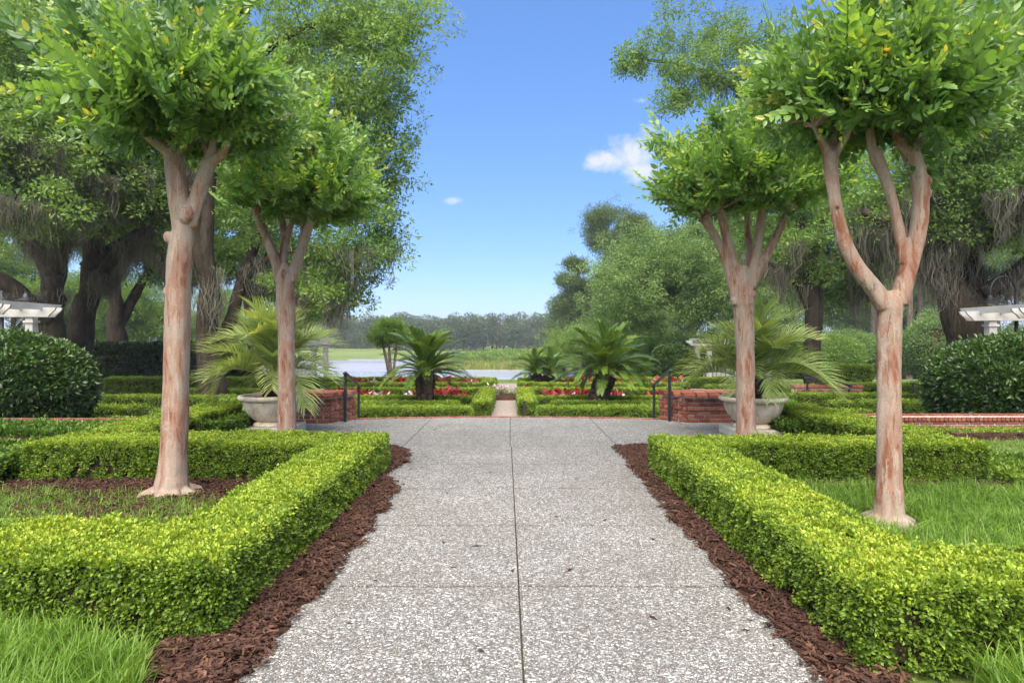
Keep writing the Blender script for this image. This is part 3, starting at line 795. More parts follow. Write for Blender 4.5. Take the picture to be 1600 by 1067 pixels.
# ------------------------------------------------------------------ mulch, grass
def chip_mesh(name, seed, n=9, R_=.06):
    r = np.random.default_rng(seed); mb = MB()
    for i in range(n):
        L, W, T = r.uniform(.015, .05), r.uniform(.005, .014), r.uniform(.002, .006)
        c = np.array((r.uniform(-R_, R_), r.uniform(-R_, R_), r.uniform(.002, .016)))
        v = np.array([(-L, -W, -T), (L * .8, -W * .7, -T), (L, W * .8, -T), (-L * .7, W, -T), (-L, -W, T), (L * .8, -W * .7, T), (L, W * .8, T), (-L * .7, W, T)]) / 1.6
        q = Euler((r.normal() * .35, r.normal() * .35, r.uniform(0, 6.28))).to_matrix()
        mb.raw(v @ np.array(q).T + c, [(4, 5, 6, 7), (0, 1, 5, 4), (1, 2, 6, 5), (2, 3, 7, 6), (3, 0, 4, 7)], float(np.clip(r.beta(1.6, 2.2), 0, 1)))
    return mb.mesh(name, M['chip'])


CHIP = [chip_mesh(f'chips{i}', 60 + i) for i in range(5)]


def fill(poly, dens, r):
    lo = np.min(poly, 0); hi = np.max(poly, 0); n = int((hi[0] - lo[0]) * (hi[1] - lo[1]) * dens)
    q = r.uniform(lo, hi, (n, 2)); sd = poly_sd(q[:, 0], q[:, 1], poly); k = sd < 0
    return q[k], -sd[k]


def mulch(name, poly, dens=420, seed=1, ragged=True):
    r = np.random.default_rng(seed)
    # ragged outline: the bed sheet with an uneven edge, heaped a little
    P_ = []
    for i in range(len(poly)):
        a = np.array(poly[i]); b = np.array(poly[(i + 1) % len(poly)]); n = max(2, int(np.linalg.norm(b - a) / .07))
        for k in range(n):
            p = a + (b - a) * k / n; P_.append(p)
    P_ = np.array(P_)
    if ragged: P_ += .022 * r.normal(size=P_.shape) + .03 * np.stack([fbm(np.column_stack([P_ * 5, P_[:, :1] * 0]), seed), fbm(np.column_stack([P_ * 5, P_[:, :1] * 0]), seed + 1)], -1)
    mb = MB(); c = P_.tolist()
    if area(c) < 0: c = c[::-1]
    mb.raw([(x, y, .004 + .004 * (i % 2)) for i, (x, y) in enumerate(c)], [tuple(range(len(c)))])
    root = tag(empty(name, (0, 0, 0)), kind='structure')
    mb.build('bed_sheet', M['mulch'], root)
    q, sd = fill(c, dens, r)
    z = .006 + .022 * np.clip(sd / .12, 0, 1) + r.uniform(0, .012, len(q))
    # a few strays on the paving
    pts = np.column_stack([q, z]); rot = np.column_stack([r.normal(size=len(q)) * .12, r.normal(size=len(q)) * .12, r.uniform(0, 6.28, len(q))])
    tag(scatter('bark_chips', CHIP, pts, rot, r.uniform(.7, 1.2, len(q)), None, root), kind='stuff')
    return root


mulch('mulch_strip', [(1.42, 1.0), (1.75, 1.0), (1.78, 7.6), (3.9, 7.6), (4.45, 8.4), (4.45, 9.6), (3.1, 9.55), (2.4, 9.42), (1.95, 9.28), (1.52, 9.18), (1.49, 8.6), (1.43, 7.1), (1.41, 5.6), (1.40, 4.0)], 520, 1)
mulch('mulch_strip', [(-1.27, 1.0), (-1.22, 3.4), (-1.20, 4.0), (-1.17, 5.1), (-1.19, 6.5), (-1.30, 6.9), (-1.45, 7.3), (-1.36, 8.0), (-1.40, 8.6), (-1.60, 9.1), (-2.2, 9.25), (-3.3, 9.3), (-4.5, 9.3), (-4.6, 7.8), (-1.75, 7.7), (-1.7, 1.0)], 520, 2)
mulch('mulch_bed', [(-5.2, 5.25), (-3.9, 5.1), (-2.9, 4.95), (-2.1, 5.5), (-2.1, 6.98), (-5.35, 6.98), (-6.8, 6.3), (-6.8, 5.4)], 170, 3)
mulch('mulch_bed', [(2.3, 6.2), (5.0, 6.2), (6.6, 5.9), (6.6, 6.9), (2.2, 6.9)], 150, 4)
mulch('mulch_bed', [(6.3, 9.7), (11.5, 9.75), (11.5, 10.4), (6.2, 10.45)], 150, 5)
mulch('mulch_bed', [(-11.8, 8.6), (-7.3, 8.9), (-6.3, 9.4), (-5.7, 10.0), (-11.8, 10.0)], 150, 6)


def grass_tuft(name, mat, seed, n=11, h=.20, w=.006, lean=.5, R_=.025):
    r = np.random.default_rng(seed); mb = MB()
    for i in range(n):
        a = r.uniform(0, 6.283); L = h * r.uniform(.55, 1.15); b = np.array((r.normal() * R_, r.normal() * R_, -.01)); ln = lean * r.uniform(.3, 1.5)
        o = np.array((math.cos(a), math.sin(a), 0)); sd = np.array((-math.sin(a), math.cos(a), 0)); lc = float(np.clip(.45 + r.normal() * .22, 0, 1))
        p = [b + o * ln * L * t * t * .75 + np.array((0, 0, L * (t - .30 * ln * t * t * t))) for t in (0, .35, .7, 1.0)]
        ww = (w, w * .95, w * .6, 0)
        v = [p[0] - sd * ww[0], p[0] + sd * ww[0], p[1] - sd * ww[1], p[1] + sd * ww[1], p[2] - sd * ww[2], p[2] + sd * ww[2], p[3]]
        mb.raw(v, [(0, 1, 3, 2), (2, 3, 5, 4), (4, 5, 6)], lc)
    return mb.mesh(name, M[mat])


TUFT = [grass_tuft(f'tuft{i}', 'grass', 80 + i, 12, .25, .0036, .75) for i in range(5)]
TUFTS = [grass_tuft(f'tuft_short{i}', 'grass', 90 + i, 9, .15, .0030, .9) for i in range(4)]
LAWN = [grass_tuft(f'lawn_tuft{i}', 'lawn', 96 + i, 14, .055, .0025, .6, .03) for i in range(3)]


def grass(name, poly, dens, protos, seed, sc=(.7, 1.2), z=0.0, thin=None, tint=(0, .4)):
    r = np.random.default_rng(seed); q, sd = fill(poly, dens, r)
    if thin is not None: k = r.uniform(size=len(q)) < thin(q); q = q[k]
    n = len(q)
    rot = np.column_stack([r.normal(size=n) * .15, r.normal(size=n) * .15, r.uniform(0, 6.28, n)])
    p3 = np.column_stack([q, np.full(n, z)])
    return tag(scatter(name, protos, p3, rot, r.uniform(*sc, n) * (1 + .2 * fbm(p3 * 3, seed)), r.uniform(*tint, n)), kind='stuff')


tag(grass('tall_grass', [(-3.6, 2.1), (-1.72, 2.1), (-1.60, 2.7), (-1.75, 3.0), (-2.2, 3.2), (-3.6, 3.2)], 900, TUFT, 1, (.75, 1.25), tint=(.15, .5)), 'long bright green grass in the near left corner below the hedge', 'grass')
tag(grass('tall_grass', [(1.88, 2.05), (3.6, 2.05), (3.6, 2.9), (2.1, 2.86)], 800, TUFT, 2, (.7, 1.1), tint=(.1, .5)), 'long bright green grass in the near right corner below the hedge', 'grass')
tag(grass('bed_grass', [(2.25, 3.5), (7.6, 3.5), (7.6, 5.9), (5.0, 6.5), (2.25, 6.75)], 560, TUFTS, 3, (.8, 1.4), tint=(.1, .5), thin=lambda q: np.clip(1.1 - .0 * q[:, 0] - 1.2 * (np.hypot(q[:, 0] - 3.14, q[:, 1] - 5.34) < .28), 0, 1)), 'lush grass around the myrtle inside the right hedge', 'grass')
tag(grass('bed_grass', [(-7.0, 4.6), (-2.5, 4.6), (-2.5, 5.5), (-2.9, 6.3), (-7.0, 6.7)], 620, TUFTS, 4, (.5, 1.05), tint=(.05, .75), thin=lambda q: np.clip(1.15 - (q[:, 1] - 5.05) * .72 - .25 * (q[:, 0] + 3.6), .05, 1)), 'thin grass over bark mulch inside the left hedge', 'grass')
tag(grass('lawn_grass', [(5.2, 7.95), (11.8, 7.95), (11.8, 9.75), (6.4, 9.8), (5.3, 10.9), (5.2, 10.9)], 420, LAWN, 5, (.8, 1.3)), 'short mown lawn before the right brick wall', 'grass')
tag(grass('lawn_grass', [(-10.5, 7.9), (-5.4, 7.9), (-5.4, 9.8), (-6.2, 9.3), (-7.4, 8.75), (-10.5, 8.5)], 420, LAWN, 6, (.8, 1.3)), 'short lawn strip left of the clipped hedge', 'grass')
tag(grass('lawn_grass', [(-7.5, 2.0), (-3.6, 2.0), (-3.6, 3.2), (-5.05, 3.2), (-5.05, 4.0), (-6.0, 4.0), (-7.5, 5.0)], 260, LAWN, 7, (.8, 1.3)), 'short lawn at the far left beside the near hedge', 'grass')


# ------------------------------------------------------------------ the four crape myrtles
def myrtle_shoot(name, seed, L=.62):
    r = np.random.default_rng(seed); mb = MB(); n = 13
    bend = r.uniform(.05, .22); ba = r.uniform(0, 6.28)
    t = np.linspace(0, 1, 10)
    st = np.column_stack([bend * L * t * t * math.cos(ba), bend * L * t * t * math.sin(ba), L * t])
    mb.tube(st, np.linspace(.0045, .0015, 10), 5, lc=.3)
    def leaves(base_pts, dirs, roll, tipf, ls):
        k = len(base_pts)
        for i in range(k):
            d = dirs[i] / np.linalg.norm(dirs[i])
            ref = np.array((math.cos(roll), math.sin(roll), 0.0)); sv = np.cross(d, ref); sv /= np.linalg.norm(sv) + 1e-9
            for sg in (-1, 1):
                f = i / max(1, k - 1)
                ld = sv * sg * (1 - .35 * f) + d * (.55 + .5 * f) + r.normal(size=3) * .16
                nr = np.cross(sv, d) * 1.0 + r.normal(size=3) * .35
                sz = ls * (1.0 - .45 * max(0, f - .55) / .45) * r.uniform(.8, 1.15)
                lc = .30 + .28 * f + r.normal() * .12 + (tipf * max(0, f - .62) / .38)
                mb.leaf(base_pts[i] + r.normal(size=3) * .004, ld, nr, sz, sz * .52, float(np.clip(lc, 0, 1)), r.uniform(.04, .2), big=True)
    k = 12; tt = np.linspace(.12, 1, k)
    bp = np.column_stack([np.interp(tt, t, st[:, j]) for j in range(3)]); dd = np.gradient(bp, axis=0)
    leaves(bp, dd, r.uniform(0, 6.28), r.uniform(.1, .5), .098)
    for s in range(4):
        f = r.uniform(.1, .65); b = np.array([np.interp(f, t, st[:, j]) for j in range(3)]); a = r.uniform(0, 6.28)
        d = np.array((math.cos(a), math.sin(a), r.uniform(.3, 1.0))); d /= np.linalg.norm(d); ls = L * r.uniform(.3, .5)
        q = b + np.linspace(0, 1, 6)[:, None] * d * ls + np.linspace(0, 1, 6)[:, None] ** 2 * np.array((0, 0, .25 * ls))
        mb.tube(q, np.linspace(.003, .001, 6), 4, lc=.3); leaves(q[1:], np.gradient(q, axis=0)[1:], r.uniform(0, 6.28), r.uniform(0, .35), .084)
    return mb.mesh(name, M['myrtle_leaf'])


SHOOT = [myrtle_shoot(f'myrtle_shoot{i}', 200 + i, random.uniform(.52, .72)) for i in range(7)]


def myrtle(label, d, limbs, crown, n_obj, n_fill, knots, base, seed, shoot_sc=1.0, roots=True):
    """limbs: pixel polylines (x, y, radius px, depth offset m) seen at distance d; crown: list of (px, py, rx, ry, rd m, weight)"""
    r = np.random.default_rng(seed)
    bx, by = (base[0] - 800) / F * d, d
    root = tag(empty('crape_myrtle', (bx, by, 0)), label, 'tree', 'crape myrtles beside the path')
    O = np.array((bx, by, 0.0)); mb = MB(); tips = []
    for lb in limbs:
        pts = np.array([P(p[0], p[1], d) + np.array((0, p[3] if len(p) > 3 else 0, 0)) for p in lb]) - O
        rad = np.array([p[2] * d / F for p in lb])
        t = np.linspace(0, 1, len(pts)); tt = np.linspace(0, 1, max(6, 5 * len(pts)))
        # smooth (Catmull-like) resampling
        q = np.column_stack([np.interp(tt, t, pts[:, j]) for j in range(3)]); rr = np.interp(tt, t, rad)
        for _ in range(3): q[1:-1] = .25 * q[:-2] + .5 * q[1:-1] + .25 * q[2:]; rr[1:-1] = .25 * rr[:-2] + .5 * rr[1:-1] + .25 * rr[2:]
        rr = rr * .9 * (1 + .06 * fbm(q * 9, seed)); mb.tube(q, rr, 20, flute=.045)
        tips.append((q[-1], rr[-1], q[-1] - q[-4]))
    for (kx, ky, kr, kd) in knots:
        c = P(kx, ky, d) - O + np.array((0, kd, 0)); R0 = kr * (.72 if kr > 7 else .5) * d / F
        mb.sphere(c, R0, 10, 8, (1, .9, 1.35))
        for j in range(5): mb.sphere(c + unit(1)[0] * R0 * np.array((.6, .6, 1.0)), R0 * r.uniform(.35, .6), 8, 6)
    if roots:
        b0 = limbs[0][0]; r0 = b0[2] * d / F
        for j in range(7):
            a = j * .9 + r.uniform(-.3, .3); L = r0 * r.uniform(.75, 1.25)
            mb.tube([(0, 0, .14), (math.cos(a) * L * .55, math.sin(a) * L * .55, .05), (math.cos(a) * L * 1.0, math.sin(a) * L * 1.0, .012), (math.cos(a) * L * 1.2, math.sin(a) * L * 1.2, -.04)], [r0 * .36, r0 * .33, r0 * .27, r0 * .14], 8)
    tr = mb.build('trunk', M['myrtle_bark'], root, smooth=True)
    rm = tr.modifiers.new('join', 'REMESH'); rm.mode = 'VOXEL'; rm.voxel_size = .010; rm.use_smooth_shade = True
    sm = tr.modifiers.new('soft', 'SMOOTH'); sm.factor = .5; sm.iterations = 3
    # crown: branches from the limb tips, shoots over the crown volume
    hub = P(crown[0], crown[1], d) - O; Rh, Rv, Rd = crown[2] * d / F, crown[3] * d / F, crown[4]
    tipp = np.array([t[0] for t in tips[1:]])
    mbb = MB()
    def sample(n, f0, f1):
        u = r.uniform(math.cos(R(84)), 1.0, n) ** 1.15; ph = r.uniform(0, 6.283, n); st = np.sqrt(1 - u * u)
        dv = np.column_stack([st * np.cos(ph), st * np.sin(ph), u])
        Rm = 1 / np.sqrt((dv[:, 0] / Rh) ** 2 + (dv[:, 1] / Rd) ** 2 + (dv[:, 2] / Rv) ** 2) * (1 + .30 * fbm(dv * 3.2, seed + 2) + .16 * fbm(dv * 7, seed + 3))
        f = r.uniform(f0 ** 2, f1 ** 2, n) ** .5
        src = tipp[r.integers(0, len(tipp), n)]
        out = hub + dv * (Rm * f)[:, None] + (src - hub) * (.45 * (1 - f))[:, None]
        return out, dv + np.array((0, 0, .18)) + r.normal(size=(n, 3)) * .26
    pts, dr = sample(n_obj, .52, 1.0)
    # inner branches
    bp, _ = sample(60, .3, .9)
    for p in bp:
        j = np.argmin(np.linalg.norm(tipp - p, axis=1) + r.uniform(0, .3, len(tipp))); a = tipp[j]
        m = .5 * (a + p) + r.normal(size=3) * .05 + np.array((0, 0, .06))
        mbb.tube([a, m, p], [.015, .009, .003], 6)
    brs = mbb.build('branches', M['myrtle_bark'], root, smooth=True); brs['kind'] = 'stuff'
    eu = eul_from_z(dr)
    for i in range(n_obj):
        o = bpy.data.objects.new('leafy_shoot', SHOOT[int(r.integers(len(SHOOT)))]); COL.objects.link(o); o.parent = root
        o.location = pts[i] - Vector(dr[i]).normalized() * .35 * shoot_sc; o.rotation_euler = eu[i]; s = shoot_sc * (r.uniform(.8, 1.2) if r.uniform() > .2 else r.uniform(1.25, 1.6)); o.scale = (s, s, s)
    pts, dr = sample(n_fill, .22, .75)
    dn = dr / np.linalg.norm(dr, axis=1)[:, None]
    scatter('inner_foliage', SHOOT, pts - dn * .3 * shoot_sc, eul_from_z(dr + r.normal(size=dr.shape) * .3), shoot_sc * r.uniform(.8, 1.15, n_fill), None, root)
    return root


myrtle('large crape myrtle left of the path, forked cinnamon trunk, nearest on the left', 6.33,
       [[(267, 782, 33), (268, 768, 28), (270, 735, 23.5), (273, 680, 21.5), (275, 600, 21), (277, 500, 20.5), (279, 420, 20), (284, 375, 20), (288, 348, 17), (290, 330, 9)],
        [(286, 360, 17), (280, 310, 17), (274, 265, 17), (270, 235, 16)],
        [(297, 355, 12), (309, 310, 12.5), (318, 278, 12.5), (326, 254, 12.5)],
        [(268, 240, 12), (245, 224, 7, -.1), (228, 205, 5.5, -.15), (214, 195, 4.5, -.2)],
        [(270, 240, 13), (266, 212, 9), (260, 182, 7), (256, 160, 6)],
        [(275, 235, 11), (290, 210, 8, .1), (298, 190, 5.5, .15), (306, 170, 4, .2)],
        [(328, 255, 10), (348, 246, 8, -.05), (360, 236, 6, -.1), (372, 215, 4.5, -.15)],
        [(325, 258, 9), (318, 238, 7, .1), (308, 222, 5, .15)],
        [(328, 255, 9), (332, 232, 6), (334, 212, 5)]],
       (285, 212, 160, 255, 1.05), 235, 110,
       [(297, 337, 16, -.075), (267, 372, 10, -.05), (279, 415, 5, -.11), (263, 455, 8, -.03), (271, 250, 9, -.06), (255, 772, 12, -.1), (285, 770, 10, -.12)], (268, 780), 11)
myrtle('crape myrtle left of the path behind the hedge, beside the left urn', 8.4,
       [[(449, 706, 21), (449, 680, 16), (448, 600, 14.5), (448, 520, 14.5), (446, 460, 15.5), (446, 432, 15), (446, 412, 7)],
        [(440, 440, 10), (430, 405, 8.5), (418, 375, 7.5), (405, 345, 6), (392, 310, 4.5)],
        [(442, 430, 9), (440, 390, 7, .1), (438, 355, 6, .15), (428, 325, 4.5, .2)],
        [(440, 390, 6, .1), (448, 350, 5, .15), (452, 330, 4, .2)],
        [(455, 440, 10), (466, 405, 8.5), (475, 375, 8), (484, 350, 7), (498, 322, 5)],
        [(475, 375, 6), (468, 345, 5.5, .15), (462, 325, 4.5, .2)],
        [(484, 350, 5), (488, 330, 5, -.1), (486, 305, 4, -.15)],
        [(420, 380, 5), (410, 350, 5, -.15), (410, 320, 4, -.2)]],
       (470, 335, 112, 140, .95), 185, 80,
       [(446, 430, 9, -.08), (470, 395, 5, -.05)], (449, 706), 12, .95)
myrtle('tall crape myrtle right of the path, three-limbed candelabra trunk, nearest on the right', 5.34,
       [[(1387, 826, 33), (1388, 812, 27), (1389, 780, 22), (1389, 720, 19.5), (1389, 640, 19), (1389, 560, 18.5), (1390, 510, 19), (1392, 482, 20), (1393, 466, 17), (1394, 455, 9)],
        [(1384, 478, 17), (1365, 450, 14.5), (1340, 420, 13), (1322, 385, 11.5), (1310, 345, 10.5), (1303, 305, 10.5), (1299, 270, 11.5), (1297, 243, 12)],
        [(1402, 475, 16), (1416, 430, 15), (1428, 390, 14), (1436, 350, 13.5), (1439, 310, 13.5), (1434, 270, 14), (1422, 236, 15)],
        [(1414, 410, 11), (1406, 370, 9.5), (1396, 320, 8.5), (1384, 280, 8.5), (1370, 248, 11), (1362, 230, 8), (1358, 205, 7), (1364, 185, 6)],
        [(1296, 248, 9), (1280, 225, 6, -.05), (1265, 205, 5, -.1)],
        [(1298, 246, 9), (1306, 218, 7, .05), (1312, 192, 6, .1)],
        [(1300, 248, 8), (1318, 215, 6, -.05), (1322, 190, 5, -.1)],
        [(1418, 240, 10), (1402, 215, 8), (1396, 180, 6)],
        [(1422, 238, 10), (1420, 210, 8, .1), (1416, 180, 6, .15)],
        [(1428, 240, 10), (1440, 212, 6), (1443, 190, 5)],
        [(1424, 240, 9), (1430, 215, 6, .15), (1434, 185, 5, .2)]],
       (1378, 200, 172, 245, .95), 235, 110,
       [(1444, 285, 12, -.02), (1446, 303, 10, -.02), (1424, 234, 11, -.04), (1372, 240, 8, -.03), (1303, 325, 5, -.06), (1297, 245, 8, -.04), (1302, 277, 5, -.05), (1372, 815, 12, -.05), (1403, 812, 11, -.08)], (1388, 824), 13)
myrtle('crape myrtle right of the path behind the hedge, beside the right urn', 8.2,
       [[(1166, 722, 23), (1166, 690, 18), (1165, 640, 15.5), (1165, 560, 15.5), (1163, 500, 16.5), (1161, 462, 18.5), (1160, 440, 15), (1160, 415, 7)],
        [(1150, 462, 11), (1140, 425, 8), (1128, 390, 7), (1112, 360, 6.5), (1096, 342, 4.5)],
        [(1156, 450, 10), (1146, 410, 9), (1136, 370, 8), (1126, 335, 7), (1117, 308, 4.5)],
        [(1168, 450, 11), (1180, 405, 8.5), (1186, 370, 8), (1190, 335, 7), (1200, 305, 4.5)],
        [(1172, 450, 10), (1192, 410, 8), (1212, 372, 7), (1230, 330, 6), (1250, 300, 4.5)],
        [(1176, 420, 6, .1), (1178, 370, 5.5, .2), (1178, 315, 5, .25)],
        [(1228, 332, 5), (1224, 312, 4.5), (1218, 292, 4)],
        [(1112, 360, 5), (1106, 335, 5), (1112, 310, 4)]],
       (1160, 322, 142, 165, 1.1), 200, 85,
       [(1147, 470, 10, -.03), (1172, 462, 9, -.06)], (1166, 722), 14, .95)

# ------------------------------------------------------------------ fronds
def frond_mesh(name, seed, L, leaflet, w, n, arch, vee, mat, droop=0.0, stalk=.18, up=.0):
    """pinnate frond along +X from the origin, arching down; leaflets in two ranks"""
    r = np.random.default_rng(seed); mb = MB(); t = np.linspace(0, 1, 12)
    x = L * (t - .18 * arch * t ** 2.5); z = L * (arch * (.55 * t - .75 * t ** 2.3)); yb = L * .05 * r.normal() * t * t
    rc = np.column_stack([x, yb, z]); mb.tube(rc, np.linspace(.012, .003, 12) * L, 5, lc=.62)
    tt = np.linspace(stalk, 1, n); tang = np.gradient(rc, axis=0)
    for i, f in enumerate(tt):
        b = np.array([np.interp(f, t, rc[:, j]) for j in range(3)]); d = np.array([np.interp(f, t, tang[:, j]) for j in range(3)]); d /= np.linalg.norm(d)
        g = (f - stalk) / (1 - stalk); ll = leaflet * (.45 + 1.1 * math.sin(math.pi * (.12 + .80 * g)) * .55) * r.uniform(.9, 1.1)
        for s in (-1, 1):
            side = np.array((0, s, 0.0)); upv = np.cross(d, side) * s; upv = upv if upv[2] > 0 else -upv
            dv = side * (1 - .35 * g) + d * (.45 + .75 * g) + upv * vee + r.normal(size=3) * .06; dv /= np.linalg.norm(dv)
            m = b + dv * ll * .55; e = b + dv * ll + np.array((0, 0, -droop * ll * r.uniform(.5, 1.4)))
            sd = np.cross(dv, upv); sd /= np.linalg.norm(sd) + 1e-9; lc = float(np.clip(.45 + .2 * r.normal(), 0, 1))
            mb.raw([b - sd * w * .4, b + sd * w * .4, m + sd * w * .5, m - sd * w * .5, e], [(0, 1, 2, 3), (3, 2, 4)], lc)
    return mb.mesh(name, M[mat])


CY = [frond_mesh(f'cycad_frond{i}', 300 + i, 1.0, .17, .017, 44, .38 + .13 * i, .35, 'cycad', .08) for i in range(4)]
PF = [frond_mesh(f'palm_frond{i}', 320 + i, 1.0, .36, .017, 36, .62 + .22 * i, .5, 'palm', .16, .26) for i in range(4)]


def fronds(root, protos, c, n, L, e0, e1, seed, sc=1.0, name='frond'):
    r = np.random.default_rng(seed); ga = 2.39996
    for i in range(n):
        f = i / (n - 1); el = e0 + (e1 - e0) * f ** .8 + r.normal() * .09
        o = bpy.data.objects.new(name, protos[int(r.integers(len(protos)))]); COL.objects.link(o); o.parent = root
        o.location = c + np.array((r.normal() * .03, r.normal() * .03, .12 * (1 - f) * 0 + .08 * (el > .6)))
        o.rotation_euler = Euler((r.normal() * .15, -el, i * ga + r.normal() * .15)); s = L * r.uniform(.82, 1.12); o.scale = (s, s, s)


def cycad(label, x, y, base_z, h, rad, L, n, lean, seed, forks=1):
    root = tag(empty('sago_palm', (x, y, base_z)), label, 'palm', 'sago palms in the parterre')
    r = np.random.default_rng(seed)
    for k in range(forks):
        ln = lean if k == 0 else -lean * .9
        pts = np.array([(ln * t ** 1.3 * h, 0, h * t) for t in np.linspace(0, 1, 9)]); rr = rad * (1 + .06 * np.cos(np.linspace(0, 9, 9))) * np.linspace(.88, 1.12, 9)
        mb = MB(); mb.tube(pts, rr, 14)
        # old leaf-base scales
        for j in range(190):
            t = r.uniform(.02, 1); a = r.uniform(0, 6.28); c = np.array([np.interp(t, np.linspace(0, 1, 9), pts[:, q]) for q in range(3)])
            o = np.array((math.cos(a), math.sin(a), 0)); R1 = np.interp(t, np.linspace(0, 1, 9), rr)
            mb.leaf(c + o * R1 * .96, o * .8 + np.array((0, 0, .7)), np.array((0, 0, 1.0)) + o * .2, rad * .32, rad * .36, .4, .1)
        mb.build('trunk', M['cycad_bark'], root, smooth=True)
        fronds(root, CY, pts[-1], n // forks, L, 1.35, -.18, seed + k)
    return root


cycad('sago palm with straight dark trunk in the left parterre', -2.46, 18.1, LOW, 1.22, .25, 1.42, 64, 0.0, 5)
cycad('sago palm with leaning scaly trunk in the right parterre', 2.30, 18.2, LOW, 1.15, .27, 1.5, 78, .36, 6)
cycad('smaller twin-headed sago palm nearer the lake on the right', 1.22, 25.9, LOW, .75, .22, 1.15, 70, .45, 7, 2)


def urn(label, plabel, x, y, seed):
    root = tag(empty('garden_urn', (x, y, 0)), label, 'urn', 'stone urns on the plaza')
    mb = MB(); mb.box((0, 0, .07), (.84, .84, .14)); o = mb.build('plinth', M['plinth'], root); bv = o.modifiers.new('b', 'BEVEL'); bv.width = .012; bv.segments = 2
    mb = MB(); mb.lathe([(.30, .14), (.31, .16), (.29, .185), (.25, .20), (.235, .215)], 40); mb.build('foot', M['urn'], root, True)
    prof = [(.20, .21), (.27, .235), (.335, .29), (.39, .37), (.425, .45), (.445, .52), (.45, .545)]
    mb = MB(); mb.lathe(prof, 64, flute=[0, .010, .016, .018, .018, .012, 0]); mb.build('bowl', M['urn'], root, True)
    prof = [(.455, .545), (.49, .555), (.525, .575), (.535, .60), (.53, .625), (.505, .64), (.47, .635), (.45, .60), (.44, .57)]
    mb = MB(); mb.lathe(prof, 56); mb.build('rim', M['urn'], root, True)
    mb = MB(); mb.lathe([(.448, .55), (.445, .585)], 40); mb.build('soil', M['mulch'], root)
    pr = tag(empty('potted_palm', (x, y, .585)), plabel, 'palm', 'pindo palms in the urns')
    mb = MB(); r = np.random.default_rng(seed); mb.lathe([(.12, -.01), (.155, .06), (.16, .14), (.13, .24), (.08, .32)], 14)
    for j in range(90):
        a = r.uniform(0, 6.28); z = r.uniform(.0, .28); o = np.array((math.cos(a), math.sin(a), 0)); mb.leaf(o * .14 + np.array((0, 0, z)), o * .6 + np.array((0, 0, .8)), np.array((0, 0, 1.0)), .09, .07, .4, .1)
    mb.build('trunk', M['cycad_bark'], pr)
    fronds(pr, PF, np.array((0, 0, .26)), 40, 1.24, 1.5, .1, seed + 1)
    # papery sheath of an old flower stalk
    mb = MB(); mb.tube([(-.03, 0, .2), (-.06, -.02, .6), (-.08, -.02, 1.0), (-.075, -.02, 1.2)], [.012, .02, .035, .008], 7); mb.build('flower_sheath', M['plinth'], pr, True)
    return root


urn('fluted stone urn on a plinth beside the left brick pier', 'feathery pindo palm growing in the left stone urn', -3.95, 10.55, 21)
urn('fluted stone urn on a plinth beside the right brick pier', 'feathery pindo palm growing in the right stone urn', 3.88, 10.3, 22)


# ------------------------------------------------------------------ handrails, posts, lamps
def handrail(label, p1, p2, z1, z2, zb1, zb2):
    root = tag(empty('handrail', (p1[0], p1[1], 0)), label, 'handrail', 'black handrails beside steps')
    q2 = (p2[0] - p1[0], p2[1] - p1[1])
    mb = MB(); mb.box((0, 0, (z1 + zb1) / 2), (.05, .05, z1 - zb1)); mb.build('post', M['iron'], root)
    mb = MB(); mb.box((q2[0], q2[1], (z2 + zb2) / 2), (.045, .045, z2 - zb2)); mb.build('post', M['iron'], root)
    t = np.array((q2[0], q2[1], z2 - z1)); L = np.linalg.norm(t); t /= L
    a = np.array((0, 0, z1)) - np.array((t[0], t[1], 0)) * .1
    pts = [a + np.array((0, 0, .012)), np.array((0, 0, z1 + .02)), np.array((q2[0], q2[1], z2 + .015)), np.array((q2[0], q2[1], z2)) + t * .10]
    mb = MB(); mb.tube(pts, .028, 8); mb.build('rail', M['iron'], root, True)
    return root


handrail('black iron handrail in front of the left brick pier', (-3.13, 12.02), (-3.2, 13.35), .90, .56, -.02, -.6)
handrail('black iron handrail in front of the right brick pier', (2.98, 12.1), (2.95, 13.3), .94, .58, -.02, -.6)
mb = MB(); mb.box((0, 0, .22), (.06, .06, .44)); mb.box((0, 0, .46), (.075, .075, .04)); mb.box((0, 0, .005), (.11, .11, .02))
tag(mb.build('path_post', M['iron'], loc=(.33, 17.0, LOW + .03)), 'short black post beside the central garden walk', 'post')


def arc_lamp(label, x, y, zb, h, w, rz=0.0, s=1.0):
    root = tag(empty('garden_lamp', (x, y, zb), rz), label, 'lamp', 'black crook lamps')
    mb = MB(); mb.tube([(0, 0, 0), (0, 0, h)], .045 * s, 10); mb.build('post', M['iron'], root, True)
    pts = [(0, 0, h - .05)] + [(-w / 2 + w / 2 * math.cos(a), 0, h + w * .62 * math.sin(a)) for a in np.linspace(0, math.pi, 14)] + [(-w, 0, h - .08 * s)]
    mb = MB(); mb.tube(pts, .026 * s, 8); mb.build('crook', M['iron'], root, True)
    mb = MB(); mb.lathe([(.03, 0), (.06, -.04), (.10, -.14), (.25, -.20), (.26, -.215), (.24, -.22)], 20, (-w, 0, h - .05 * s)); shade = mb.build('lamp_shade', M['iron'], root, True)
    mb = MB(); mb.sphere((-w, 0, h - .26 * s), .07 * s, 12, 8, (1, 1, 1.1)); mb.build('bulb_glass', M['white'], shade, True)
    return root


arc_lamp('black crook lamp above the right pergola beams', (1588 - 800) * .0165, 16.5, LOW, 3.35, .68)
arc_lamp('black crook lamp above the left pergola beams', (3 - 800) * .0165, 16.5, LOW, 3.4, -.62)
arc_lamp('small distant crook lamp under the left oaks', (234 - 800) * .034, 34, -.8, 2.5, -.34, 0, .9)


